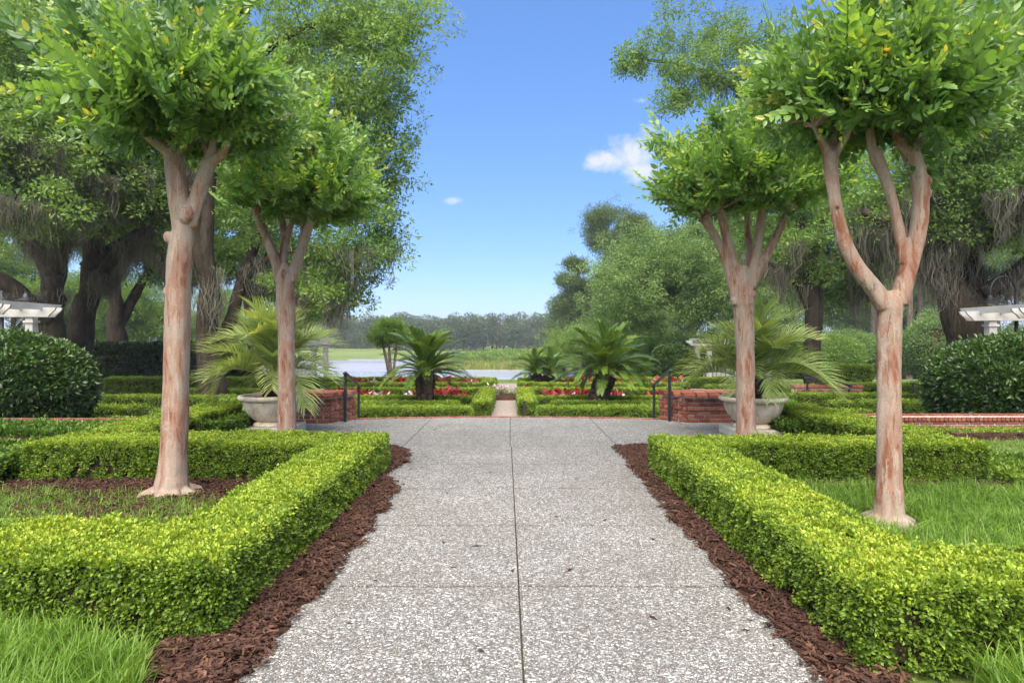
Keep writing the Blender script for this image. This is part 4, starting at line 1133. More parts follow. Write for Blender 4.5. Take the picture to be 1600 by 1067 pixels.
# ------------------------------------------------------------------ white pergolas with benches
def pergola(label, x, y, zb, W, D, H, nb=4, nr=7, ov=.62, bench=None, rz=0.0):
    root = tag(empty('pergola', (x, y, zb), rz), label, 'pergola', 'white garden pergolas')
    for sx in (-1, 1):
        for sy in (-1, 1):
            mb = MB(); mb.box((sx * W / 2, sy * D / 2, H / 2), (.19, .19, H)); mb.box((sx * W / 2, sy * D / 2, .1), (.25, .25, .2)); mb.box((sx * W / 2, sy * D / 2, H - .12), (.26, .26, .06))
            mb.build('post', M['white'], root)
    for sy in (-1, 1):
        L = W / 2 + ov
        for off in (-.12, .12):
            prof = [(-L, .24), (-L + .03, .17), (-L + .15, .07), (-L + .2, .0), (L - .2, .0), (L - .15, .07), (L - .03, .17), (L, .24)]
            v = [(px, sy * D / 2 + off - .025, H + pz) for px, pz in prof] + [(px, sy * D / 2 + off + .025, H + pz) for px, pz in prof]
            n = 8; f = [tuple(range(n)), tuple(range(2 * n - 1, n - 1, -1))] + [(i, n + i, n + (i + 1) % n, (i + 1) % n) for i in range(n)]
            mb = MB(); mb.raw(v, f); mb.build('beam', M['white'], root)
    for i in range(nr):
        px = -W / 2 - ov * .5 + (W + ov) * i / (nr - 1); L = D / 2 + ov * .8
        prof = [(-L, .16), (-L + .12, .03), (-L + .18, 0), (L - .18, 0), (L - .12, .03), (L, .16)]
        v = [(px - .022, py, H + .18 + pz) for py, pz in prof] + [(px + .022, py, H + .18 + pz) for py, pz in prof]
        n = 6; f = [tuple(range(n)), tuple(range(2 * n - 1, n - 1, -1))] + [(j, n + j, n + (j + 1) % n, (j + 1) % n) for j in range(n)]
        mb = MB(); mb.raw(v, f); mb.build('rafter', M['white'], root)
    for sy in (-1, 1):
        pass
    return root


def bench(label, x, y, zb, rz, W=1.5):
    root = tag(empty('garden_bench', (x, y, zb), rz), label, 'bench', 'white garden benches')
    for k in range(4):
        mb = MB(); mb.box((0, -.2 + .13 * k, .45), (W, .11, .03)); mb.build('seat_slat', M['white'], root)
    for k in range(9):
        mb = MB(); mb.box((-W / 2 + W * (k + .5) / 9, .27, .68), (W / 9 - .03, .025, .36)); mb.build('back_slat', M['white'], root)
    mb = MB(); mb.box((0, .27, .88), (W, .05, .08)); mb.build('top_rail', M['white'], root)
    for sx in (-1, 1):
        for sy, h in ((-.24, .64), (.27, .84)):
            mb = MB(); mb.box((sx * (W / 2 - .04), sy, h / 2), (.07, .07, h)); mb.build('leg', M['white'], root)
        mb = MB(); mb.box((sx * (W / 2 - .04), 0, .65), (.08, .56, .04)); mb.build('armrest', M['white'], root)
    return root


pergola('white pergola half hidden behind the round shrub on the right edge', 13.3, 15.4, LOW, 2.3, 1.7, 2.62, ov=.72)
pergola('white pergola half hidden behind the round shrub on the left edge', -13.55, 15.6, LOW, 2.4, 1.7, 2.72, ov=.72)
pergola('white pergola across the right garden behind the potted palm', 9.95, 29.0, LOW, 2.6, 1.8, 1.85, ov=.5)
pergola('white pergola across the left garden behind the left myrtle', -9.95, 29.0, LOW, 2.5, 1.8, 1.9, ov=.5)
bench('white slatted bench under the right garden pergola', 9.4, 28.2, LOW, 0, 1.8)
bench('white slatted bench under the left garden pergola', -9.7, 28.2, LOW, 0, 1.6)


# ------------------------------------------------------------------ brick walls of the far right steps
def far_wall(label, x0, x1, y, z, rail=None):
    root = tag(empty('brick_wall', (x0, y, LOW)), label, 'brick wall', 'brick walls across the right garden')
    W = x1 - x0; h = z - LOW
    mb = MB(); mb.box((W / 2, .17, h / 2 - .05), (W - .02, .28, h - .12)); mb.build('mortar_core', M['mortar'], root)
    nk = int((h - .08) / .075)
    for k in range(nk): course(root, (0, 0), (W, 0), .04 + .075 * k, 0, half=bool(k % 2))
    n = int((W + .06) / .205)
    for i in range(n): put(ROWLOCK_W, root, (-.03 + (W + .06) * (i + .5) / n, .14, h - .03), 0)
    return root


far_wall('low brick wall with a handrail across the right garden', 9.55, 11.85, 21.6, -.02)
far_wall('short brick wall end beside the round right shrub', 13.0, 14.3, 21.0, -.45)
handrail('thin black handrail on the far brick wall', (9.9, 21.45), (11.3, 21.45), .24, .0, LOW, LOW)
handrail('thin black handrail behind the right shrub', (12.9, 20.6), (14.4, 20.8), .12, -.25, LOW, LOW)

# ------------------------------------------------------------------ round shrubs and tall dark hedges
def blob_points(c, rad, n, r, seed, amp=.12, low=-1.0):
    u = r.normal(size=(n, 3)); u /= np.linalg.norm(u, axis=1)[:, None]; u = u[u[:, 2] > low]
    k = 1 + amp * fbm(u * 2.6, seed) + .5 * amp * fbm(u * 6, seed + 1) + r.normal(size=len(u)) * .03
    p = np.array(c) + u * np.array(rad) * k[:, None]; nr = u / np.array(rad); nr /= np.linalg.norm(nr, axis=1)[:, None]
    return p, nr


def round_shrub(label, x, y, zb, rad, cz, n, seed, protos=None, stems=True, group='round shrubs', sc=1.0, low=-.75):
    r = np.random.default_rng(seed); root = tag(empty('round_shrub', (x, y, zb)), label, 'shrub', group)
    p, nr = blob_points((0, 0, cz), rad, n, r, seed, .10, low)
    mb = MB(); mb.sphere((0, 0, cz), 1, 20, 14, (rad[0] * .86, rad[1] * .86, rad[2] * .86)); mb.build('twig_core', M['core'], root, True)
    d = nr + np.array((0, 0, .25)) + r.normal(size=p.shape) * .45
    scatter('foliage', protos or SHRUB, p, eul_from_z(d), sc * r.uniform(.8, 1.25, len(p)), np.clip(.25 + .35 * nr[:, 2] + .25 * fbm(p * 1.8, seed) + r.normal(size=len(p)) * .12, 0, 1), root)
    if stems:
        for k in range(7):
            a = r.uniform(0, 6.28); q = np.array((math.cos(a), math.sin(a), 0)); mb = MB()
            mb.tube([q * .12, q * .3 * rad[0] + np.array((0, 0, cz * .35)), q * .6 * rad[0] + np.array((0, 0, cz * .8))], [.045, .035, .02], 7); mb.build('stem', M['oak_bark'], root, True)
    return root


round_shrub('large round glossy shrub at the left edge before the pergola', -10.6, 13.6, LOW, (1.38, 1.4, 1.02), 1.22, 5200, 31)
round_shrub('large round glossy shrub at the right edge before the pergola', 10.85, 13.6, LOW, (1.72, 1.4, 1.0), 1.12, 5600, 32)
round_shrub('dark clipped round shrub behind the right sago palm', 7.6, 30.0, -.7, (1.0, 1.0, .95), 1.0, 2200, 33, stems=False)
round_shrub('small dark shrub behind the left potted palm', -12.3, 26.5, LOW, (1.3, 1.1, .9), .9, 2200, 34, DARK, False)
hedge('tall dark clipped hedge behind the left round shrub', rect(-17.6, -12.6, 26.0, 27.2), LOW, 1.86, 75, 1.25, DARK, 'tall hedges', .35, .15, 35, .05, name='tall_hedge')
hedge('olive clipped hedge block under the right oak', rect(12.8, 15.0, 26.6, 27.6), LOW, 1.02, 150, 1.5, BOXF, 'tall hedges', .5, .1, 36, .04, name='tall_hedge')
hedge('clipped hedge behind the central right pergola', rect(14.8, 22, 23.0, 23.8), LOW, .55, 120, 1.5, BOXF, 'tall hedges', .5, .1, 37, .04, name='tall_hedge')


# ------------------------------------------------------------------ flowers of the parterre
def plant_mesh(name, mat, seed, n, h, L, W, spread):
    r = np.random.default_rng(seed); mb = MB()
    for i in range(n):
        a = r.uniform(0, 6.28); z = h * r.uniform(.15, 1); o = np.array((math.cos(a), math.sin(a), 0)); b = o * spread * r.uniform(.1, .8) + np.array((0, 0, z))
        mb.leaf(b, o * r.uniform(.3, 1) + np.array((0, 0, r.uniform(-.1, .9))), np.array((0, 0, 1.0)) + r.normal(size=3) * .5, L * r.uniform(.7, 1.2), W * r.uniform(.7, 1.2), float(np.clip(r.normal(.5, .25), 0, 1)), .12, True)
    for i in range(4):
        a = r.uniform(0, 6.28); mb.tube([(0, 0, 0), (math.cos(a) * spread * .5, math.sin(a) * spread * .5, h * .9)], [.007, .004], 4, .1)
    return mb.mesh(name, M[mat])


FOL = [plant_mesh(f'flower_foliage{i}', 'lily_leaf', 400 + i, 26, .22, .16, .07, .17) for i in range(3)]
RED = [plant_mesh(f'red_bloom{i}', 'red_leaf', 410 + i, 30, .42, .17, .085, .19) for i in range(3)]
PNK = [plant_mesh(f'pink_bloom{i}', 'pink_leaf', 420 + i, 22, .34, .13, .07, .17) for i in range(2)]


def flower(label, group, x, y, z, bloom, sc, rz):
    o = tag(empty('flowering_plant', (x, y, z), rz), label, 'flower', group); o.scale = (sc,) * 3
    add('foliage', FOL[int(RNG.integers(3))], o); add('bloom', bloom, o); return o


r = np.random.default_rng(77)
for s, nm in ((-1, 'left'), (1, 'right')):
    for k in range(34):
        a = r.uniform(1.15, 5.6) if s < 0 else r.uniform(1.3, 6.0); y = r.uniform(19.75, 21.4); red = r.uniform() < .66
        flower(f'{"deep red" if red else "pink and white"} bedding plant in the {nm} parterre bed near the sago palm', f'{"red" if red else "pink"} bedding plants of the {nm} near bed', AX + s * a, y, LOW + .03, RED[k % 3] if red else PNK[k % 2], r.uniform(.85, 1.2), r.uniform(0, 6.28))
    for k in range(22):
        a = r.uniform(1.3, 7.2); y = r.uniform(25.5, 27.1); red = r.uniform() < .6
        flower(f'{"deep red" if red else "pink and white"} bedding plant in the {nm} far bed by the lake', f'{"red" if red else "pink"} bedding plants of the {nm} far bed', AX + s * a, y, LOW + .03, RED[k % 3] if red else PNK[k % 2], r.uniform(1.0, 1.35), r.uniform(0, 6.28))
for k in range(12):
    a = r.uniform(0, 6.28); q = .75 * math.sqrt(r.uniform())
    flower('pale leafy plant with white flowers in the round central bed', 'plants of the round central bed', AX - .05 + q * math.cos(a), 23.2 + q * .8 * math.sin(a), LOW + .08, PNK[k % 2] if k else RED[0], r.uniform(.8, 1.15), r.uniform(0, 6.28))
mb = MB(); mb.lathe([(1.05, -.05), (1.0, .06), (.8, .12), (.3, .16)], 28); tag(mb.build('central_bed', M['mulch'], smooth=True, loc=(AX - .05, 23.2, LOW + .03)), kind='structure')

# ------------------------------------------------------------------ sprigs and moss for the large trees
def twig_sprig(name, mat, seed, n, R_, L, W, flat=.6):
    r = np.random.default_rng(seed); mb = MB()
    for k in range(3):
        a = r.uniform(0, 6.28); d = np.array((math.cos(a), math.sin(a), r.uniform(-.2, .6))); mb.tube([(0, 0, 0), d * R_ * .6, d * R_ * 1.1 + np.array((0, 0, -.05 * R_))], [.008 * R_ / .3, .005 * R_ / .3, .002], 3, 0.0, False)
    for i in range(n):
        u = r.normal(size=3); u /= np.linalg.norm(u); p = u * R_ * r.uniform(.15, 1) ** .6 * np.array((1, 1, flat))
        d = u + r.normal(size=3) * .7; s = r.uniform(.7, 1.2)
        mb.leaf(p, d, np.array((0, 0, 1.0)) + r.normal(size=3) * .7, L * s, W * s, float(np.clip(r.normal(.45, .2), 0, 1)), .15)
    return mb.mesh(name, M[mat])


OAK = [twig_sprig(f'oak_sprig{i}', 'oak_leaf', 500 + i, 32, .32, .125, .058) for i in range(5)]
WOOD = [twig_sprig(f'wood_sprig{i}', 'wood_leaf', 510 + i, 46, .62, .19, .085) for i in range(4)]
BRT = [twig_sprig(f'bright_sprig{i}', 'bright_leaf', 520 + i, 46, .62, .18, .08) for i in range(3)]
PINE = [twig_sprig(f'pine_sprig{i}', 'pine_leaf', 530 + i, 46, .62, .34, .06, .7) for i in range(3)]


def moss_mesh(name, seed, n=34, L=1.0):
    r = np.random.default_rng(seed); mb = MB()
    for i in range(n):
        b = np.array((r.normal() * .15, r.normal() * .15, r.uniform(-.05, .05))); tp = r.uniform(.3, 1.0); ll = L * max(.12, math.exp(-8 * (b[0] ** 2 + b[1] ** 2)) * r.uniform(.2, 1.0)); w = r.uniform(.004, .010); a = r.uniform(0, 6.28); sd = np.array((math.cos(a), math.sin(a), 0)) * w
        t = np.linspace(0, 1, 6); am = r.uniform(.03, .12); fq = r.uniform(4, 11); px = b[0] * (1 - tp * t) + am * np.sin(t * fq + a) * t; py = b[1] * (1 - tp * t) + am * np.cos(t * fq * .8 + a) * t; pz = b[2] - ll * t
        wv = np.array((.5, 1, .9, .75, .5, .1)); V = []
        for k in range(6): V += [np.array((px[k], py[k], pz[k])) - sd * wv[k], np.array((px[k], py[k], pz[k])) + sd * wv[k]]
        mb.raw(V, [(2 * k, 2 * k + 1, 2 * k + 3, 2 * k + 2) for k in range(5)], float(np.clip(r.normal(.5, .22), 0, 1)))
    return mb.mesh(name, M['moss'])


MOSS = [moss_mesh(f'moss{i}', 540 + i) for i in range(4)]


def big_tree(name, label, d, limbs, blobs, protos, bark, seed, per=14, sig=.45, moss=0, cat='tree', group=None, sc=1.0, tipr=.010, moss_len=1.1, reach=.5, tint=.35, moss_limbs=True):
    """limbs: pixel polylines (x, y, radius px, depth offset) at distance d; blobs: (px, py, distance, rx px, ry px, rd m, clusters)"""
    r = np.random.default_rng(seed)
    b0 = limbs[0][0]; O = P(b0[0], b0[1], d); O[2] = float(terrain(np.array([O[0]]), np.array([O[1]]))[0])
    root = tag(empty(name, tuple(O)), label, cat, group)
    mbt = MB(); nodes = []; nr_ = []
    for lb in limbs:
        pts = np.array([P(p[0], p[1], d) + np.array((0, p[3] if len(p) > 3 else 0, 0)) for p in lb]) - O
        if lb is limbs[0]: pts[0][2] = min(pts[0][2], -.15)
        rad = np.array([p[2] * d / F for p in lb]); t = np.linspace(0, 1, len(pts)); tt = np.linspace(0, 1, 6 * len(pts))
        q = np.column_stack([np.interp(tt, t, pts[:, j]) for j in range(3)]); rr = np.interp(tt, t, rad)
        for _ in range(4): q[1:-1] = .25 * q[:-2] + .5 * q[1:-1] + .25 * q[2:]
        q = q + (fbm(q * 1.3, seed)[:, None] * np.array((1, .6, .3)) * rr[:, None] * .35)
        mbt.tube(q, rr * (1 + .07 * fbm(q * 4, seed + 1)), 12)
        k0 = len(q) // 3 if lb is limbs[0] else 2
        nodes += list(q[k0:]); nr_ += list(rr[k0:])
    tr = mbt.build('trunk', M[bark], root, smooth=True)
    cl = []
    for (px, py, dd, rx, ry, rd, n) in blobs:
        c = P(px, py, dd) - O; rad = np.array((rx * dd / F, rd, ry * dd / F))
        u = unit(n); f = r.uniform(.12, 1, n) ** .45; cl.append(c + u * rad * f[:, None])
    cl = np.concatenate(cl)
    N = np.array(nodes); order = np.argsort([np.min(np.linalg.norm(N - c, axis=1)) for c in cl])
    par_r = list(nr_); mbb = MB(); allN = N; newpts = []
    for i in order:
        c = cl[i]; dist = np.linalg.norm(allN - c, axis=1) + np.where(allN[:, 2] > c[2] + .3, .5, 0); j = int(np.argmin(dist)); a = allN[j]; L = dist[j]
        m1 = a + (c - a) * .35 + r.normal(size=3) * .06 * L + np.array((0, 0, .08 * L)); m2 = a + (c - a) * .7 + r.normal(size=3) * .06 * L + np.array((0, 0, .07 * L))
        r0 = min(par_r[j] * .75, tipr + .011 * L); r1 = max(tipr * .5, r0 * .4)
        mbb.tube([a, m1, m2, c], [r0, r0 * .8, r0 * .6, r1], 4, cap=False)
        allN = np.vstack([allN, m1, m2, c]); par_r += [r0 * .8, r0 * .6, r1]
    if mbb.n: mbb.build('branches', M[bark], root, smooth=True)['kind'] = 'stuff'
    n = len(cl) * per; base = np.repeat(cl, per, 0) + r.normal(size=(n, 3)) * np.array((sig, sig, sig * .55))
    dr = r.normal(size=(n, 3)) * .5 + np.array((0, 0, 1.0))
    cz = (base[:, 2] - base[:, 2].min()) / (np.ptp(base[:, 2]) + 1e-6)
    scatter('crown', protos, base, eul_from_z(dr), sc * r.uniform(.75, 1.25, n), np.clip(tint + .2 * fbm(base * .9, seed) + np.repeat(r.normal(size=len(cl)) * .17, per) + r.normal(size=n) * .1, 0, 1), root)
    if moss:
        low_cl = cl[cl[:, 2] < np.quantile(cl[:, 2], .3)]
        N = N[(N[:, 2] > 3.4) & (N[:, 2] < np.quantile(N[:, 2], .9))]; N = N[fbm(N * 1.1, seed + 8) > 0]; low_cl = low_cl[fbm(low_cl * .9, seed + 9) > -.05]
        src = np.concatenate([N[r.integers(0, len(N), moss // 2)], low_cl[r.integers(0, len(low_cl), moss - moss // 2)]]) if moss_limbs else cl[r.integers(0, len(cl), moss)]
        src = src + r.normal(size=src.shape) * np.array((.18, .18, .05)); src[:, 2] -= .05
        rot = np.column_stack([r.normal(size=moss) * .06, r.normal(size=moss) * .06, r.uniform(0, 6.28, moss)])
        scatter('spanish_moss', MOSS, src, rot, moss_len * r.uniform(.45, 1.35, moss), None, root)
    return root


GO = 'live oaks hung with moss'
big_tree('live_oak', 'huge moss-hung live oak at the far left with spreading dark limbs', 20,
         [[(86, 637, 25), (84, 580, 20), (80, 520, 18), (86, 465, 15), (92, 420, 13), (88, 370, 12), (66, 300, 16), (40, 200, 12), (20, 110, 8)],
          [(84, 500, 18), (60, 470, 14, -.4), (30, 440, 11, -.8), (-20, 400, 9, -1.4), (-80, 360, 6, -2)],
          [(88, 470, 16), (62, 430, 12, .4), (30, 390, 10, .9), (-10, 330, 8, 1.4)],
          [(88, 430, 14), (110, 390, 11, -.5), (118, 330, 9, -1), (150, 260, 7, -1.6), (170, 190, 5, -2)]],
         [(30, 90, 18.5, 120, 90, 2.2, 86), (-60, 170, 19, 120, 110, 2.5, 43), (20, 225, 17.5, 110, 55, 2.0, 57), (110, 190, 18.5, 90, 70, 2, 57), (35, 320, 17.5, 80, 30, 1.6, 28), (130, 300, 19, 80, 45, 1.8, 36), (90, 30, 21, 120, 60, 2.5, 50)],
         OAK, 'oak_bark', 61, 8, .46, 520, group=GO, moss_len=1.15)
big_tree('live_oak', 'leaning live oak with a dark slanting trunk, second from the left edge', 22,
         [[(114, 628, 24), (121, 560, 20), (129, 505, 18), (141, 455, 16), (146, 410, 14), (140, 360, 12), (126, 300, 14), (150, 200, 10), (190, 110, 7)],
          [(140, 425, 18), (166, 395, 15, .3), (200, 366, 12, .6), (232, 335, 9, 1), (262, 285, 6, 1.4)],
          [(150, 450, 12), (178, 420, 9, -.4), (214, 395, 8, -.8), (250, 372, 5, -1.2)],
          [(136, 370, 12), (168, 330, 9), (200, 280, 7), (230, 220, 5)]],
         [(200, 110, 21, 140, 90, 2.2, 79), (230, 240, 21, 110, 70, 2.0, 79), (150, 50, 24, 130, 70, 2, 43), (255, 320, 22, 60, 45, 1.6, 36), (320, 180, 22, 80, 90, 2, 50), (200, 330, 23, 90, 30, 1.6, 25), (70, 340, 23, 80, 30, 1.5, 25)],
         OAK, 'oak_bark', 62, 8, .46, 520, group=GO, moss_len=1.15)
big_tree('live_oak', 'slim multi-stemmed live oak above the tall dark hedge', 30,
         [[(185, 602, 16), (185, 545, 14), (183, 500, 13), (178, 465, 9), (166, 430, 7), (160, 390, 5), (150, 340, 4)],
          [(187, 510, 9), (198, 470, 7.5, .3), (212, 435, 6.5, .6), (228, 405, 5, .9), (240, 360, 4, 1.2)],
          [(200, 466, 5, .3), (232, 432, 4.5, -.1), (256, 418, 3.5, -.8), (275, 395, 3, -1)],
          [(187, 520, 7), (190, 460, 6, -.4), (192, 400, 5, -.7), (196, 340, 4, -.9)]],
         [(170, 350, 29, 90, 40, 2, 60), (240, 370, 30, 60, 40, 2, 50), (250, 300, 30, 60, 40, 2, 40), (280, 420, 31, 40, 20, 1.5, 24)],
         OAK, 'oak_bark', 63, 9, .5, 300, group=GO, sc=1.2, moss_len=1.2)
big_tree('live_oak', 'spreading live oak behind the left myrtles, its crown against the sky', 20,
         [[(330, 637, 24), (330, 580, 19), (328, 520, 16), (322, 455, 13), (314, 400, 11), (306, 340, 9), (300, 270, 8), (300, 180, 6)],
          [(331, 550, 12), (340, 490, 11, -.4), (346, 430, 10, -.8), (348, 370, 9, -1), (352, 310, 8.5, -1.2), (375, 240, 8, -1.5), (410, 170, 7, -1.8), (460, 115, 5.5, -2), (520, 88, 4.5, -2), (590, 75, 3, -2)],
          [(330, 570, 11), (344, 510, 10, .6), (352, 450, 9, 1), (370, 390, 8, 1.2), (392, 320, 7, 1.4), (440, 260, 6, 1.4), (500, 225, 4.5, 1.2), (560, 200, 3, 1)],
          [(355, 440, 7, 1), (400, 400, 5.5, .8), (450, 385, 4.5, .6), (510, 385, 3.5, .4), (560, 400, 2.5, .2)]],
         [(490, 40, 18.5, 150, 60, 1.8, 57), (590, 95, 18.2, 65, 85, 1.5, 41), (640, 30, 18.2, 40, 35, 1.2, 11), (530, 150, 18.3, 90, 60, 1.6, 39), (600, 205, 18.6, 38, 50, 1.2, 15), (545, 260, 19, 70, 60, 1.6, 28), (595, 300, 19, 28, 48, 1.1, 10), (565, 380, 19.5, 65, 42, 1.5, 26), (605, 372, 19.5, 28, 22, 1, 6),
          (520, 440, 20, 60, 32, 1.5, 15), (545, 470, 20.5, 30, 18, 1, 6), (440, 350, 21, 70, 50, 1.6, 20), (330, 330, 21, 70, 60, 1.8, 22), (430, 130, 20, 90, 90, 1.8, 35), (360, 250, 21, 80, 60, 1.6, 24), (470, 445, 21, 50, 28, 1.3, 9)],
         OAK, 'oak_bark', 64, 6, .40, 130, group=GO, moss_len=1.3, sc=.95)
big_tree('live_oak', 'slender twin-trunked oak between the left myrtles', 31,
         [[(396, 599, 13), (396, 540, 11), (392, 480, 9.5), (384, 420, 8), (386, 360, 6.5), (398, 300, 5)],
          [(398, 520, 9), (408, 460, 7.5), (410, 400, 6.5), (404, 340, 5), (420, 290, 4)],
          [(392, 470, 6), (372, 430, 5), (352, 400, 4)]],
         [(400, 330, 31, 70, 50, 2, 50), (360, 400, 31, 40, 30, 1.5, 26), (450, 420, 32, 60, 45, 2, 44), (480, 480, 33, 40, 25, 1.5, 18)],
         OAK, 'oak_bark', 65, 9, .5, 120, group=GO, sc=1.2, moss_len=1.3)
big_tree('live_oak', 'massive moss-hung live oak at the right edge behind the pergola', 17.5,
         [[(1516, 655, 34), (1514, 590, 29), (1509, 530, 27), (1498, 485, 24), (1480, 440, 20), (1464, 405, 15), (1436, 378, 11), (1398, 358, 8), (1350, 330, 6)],
          [(1512, 520, 24), (1532, 465, 20, .3), (1537, 420, 17, .5), (1534, 380, 14, .6), (1548, 320, 11, .8), (1565, 240, 9, 1), (1560, 150, 6, 1)],
          [(1538, 460, 14), (1566, 436, 13, -.3), (1592, 405, 12, -.6), (1640, 385, 10, -1), (1700, 350, 7, -1.4)],
          [(1535, 390, 10), (1570, 350, 8, -.5), (1600, 300, 7, -.9), (1620, 220, 5, -1.2)],
          [(1470, 415, 9), (1475, 370, 8, -.3), (1490, 320, 6, -.6), (1500, 250, 5, -.8)]],
         [(1560, 170, 16.5, 110, 90, 1.8, 85), (1620, 60, 17, 90, 110, 2, 62), (1500, 250, 17, 90, 60, 1.6, 62), (1580, 300, 16.5, 90, 40, 1.6, 46), (1440, 310, 18, 80, 50, 1.6, 49), (1380, 350, 18.5, 60, 35, 1.4, 31), (1650, 330, 17, 70, 50, 1.6, 23), (1510, 90, 19, 120, 90, 2, 46), (1540, 355, 17, 70, 20, 1.2, 17)],
         OAK, 'oak_bark', 66, 7, .42, 500, group=GO, moss_len=1.25, sc=.9)
big_tree('live_oak', 'tall oak behind the right urn, its thin top twigs crossing the sky', 25,
         [[(1270, 616, 15), (1268, 560, 13), (1270, 500, 12), (1266, 450, 10), (1255, 380, 9), (1240, 300, 8), (1215, 220, 7), (1170, 150, 5.5), (1110, 115, 4), (1050, 98, 2.6), (985, 92, 1.6)],
          [(1274, 520, 9), (1286, 460, 8, .4), (1284, 410, 7, .7), (1296, 350, 6, 1), (1320, 280, 5, 1.3)],
          [(1262, 480, 6), (1236, 440, 5, -.4), (1200, 420, 4, -.8), (1150, 400, 3, -1.2)],
          [(1284, 440, 5), (1320, 410, 4.5, -.3), (1360, 400, 3.5, -.6)]],
         [(1300, 350, 25, 90, 50, 2.2, 90), (1230, 400, 25.5, 70, 45, 2, 60), (1360, 400, 26, 60, 40, 2, 50), (1320, 260, 26, 80, 60, 2, 60), (1200, 110, 24, 80, 70, 1.6, 40), (1100, 115, 24, 50, 42, 1.3, 22), (1010, 90, 24, 40, 14, .7, 10), (1055, 160, 24, 42, 24, 1, 9), (1125, 45, 24.5, 40, 35, 1.2, 14), (1050, 18, 24.5, 25, 5, .6, 3), (1040, 60, 24, 35, 14, .7, 6), (1180, 330, 26, 50, 60, 1.8, 44), (1310, 460, 27, 40, 25, 1.5, 22)],
         OAK, 'oak_bark', 67, 6, .34, 180, group=GO, sc=1.0, moss_len=1.4)

# the lighter woodland edge on the right bank
GW = 'trees on the right bank'
big_tree('broadleaf_tree', 'grey-green broadleaf tree with a long bare limb over the right garden', 40,
         [[(1185, 588, 9), (1180, 540, 8), (1165, 500, 7), (1140, 450, 6), (1110, 400, 5), (1090, 360, 3)], [(1170, 515, 6), (1120, 505, 5, -.5), (1070, 482, 4, -1), (1020, 462, 3, -1.5), (985, 440, 2, -2)], [(1150, 470, 5), (1090, 440, 4, .5), (1030, 410, 3, 1), (1000, 380, 2, 1.2)]],
         [(1060, 400, 40, 90, 55, 3, 100), (990, 440, 39, 55, 50, 2.5, 60), (1110, 450, 40, 90, 60, 3, 100), (1030, 490, 40, 70, 35, 2.5, 50), (1150, 370, 41, 80, 40, 3, 60), (1210, 470, 42, 60, 60, 3, 50), (965, 490, 40, 30, 30, 2, 22)],
         WOOD, 'oak_bark', 71, 9, .75, 0, group=GW, sc=.75, tint=.62)
big_tree('pine_tree', 'tall loblolly pine standing highest at the lake end of the right bank', 80,
         [[(907, 572, 4.2), (906, 520, 3.8), (905, 470, 3.2), (904, 430, 2.4), (902, 408, 1.2)]],
         [(902, 416, 80, 14, 9, 1.4, 16), (890, 440, 80, 14, 7, 1.6, 14), (914, 448, 80, 16, 8, 1.6, 14), (896, 462, 80, 18, 8, 1.6, 14), (884, 482, 80, 24, 18, 2, 34), (922, 490, 80, 26, 24, 2.2, 40), (888, 520, 79, 28, 22, 2.2, 44), (925, 530, 80, 26, 22, 2.2, 36)],
         PINE, 'pine_bark', 72, 9, .5, 0, group=GW, sc=1.0)
big_tree('pine_tree', 'dark-topped pine rising above the grey-green trees on the right', 62,
         [[(992, 580, 5), (992, 500, 4.2), (991, 420, 3.4), (990, 365, 2.2), (992, 345, 1.2)]],
         [(992, 352, 62, 22, 12, 1.6, 30), (970, 372, 62, 16, 8, 1.4, 14), (1012, 380, 62, 24, 16, 1.6, 26), (985, 410, 62, 36, 20, 2, 40), (960, 440, 62, 26, 24, 2, 34), (955, 480, 62, 20, 30, 2, 34)],
         PINE, 'pine_bark', 73, 8, .42, 0, group=GW, sc=.85)
big_tree('broadleaf_tree', 'bright green young tree behind the twin-headed sago palm', 58,
         [[(880, 590, 3.4), (882, 560, 3), (890, 530, 2), (892, 515, 1)], [(882, 560, 2), (905, 540, 1.5), (925, 525, 1)]],
         [(880, 545, 58, 26, 24, 1.8, 50), (905, 525, 58, 24, 16, 1.6, 34), (860, 562, 57, 18, 14, 1.4, 24)],
         BRT, 'oak_bark', 74, 9, .6, 0, group=GW, sc=.6, tint=.5)
big_tree('broadleaf_tree', 'bright green understory tree right of the leaning sago palm', 46,
         [[(1035, 580, 4), (1036, 560, 3.4), (1030, 535, 2.4)], [(1036, 560, 3), (1052, 535, 2)]],
         [(1035, 535, 46, 36, 22, 1.8, 60), (1065, 550, 46, 24, 18, 1.6, 34), (1000, 545, 46, 24, 20, 1.6, 34)],
         BRT, 'oak_bark', 75, 9, .55, 0, group=GW, sc=.55, tint=.35)
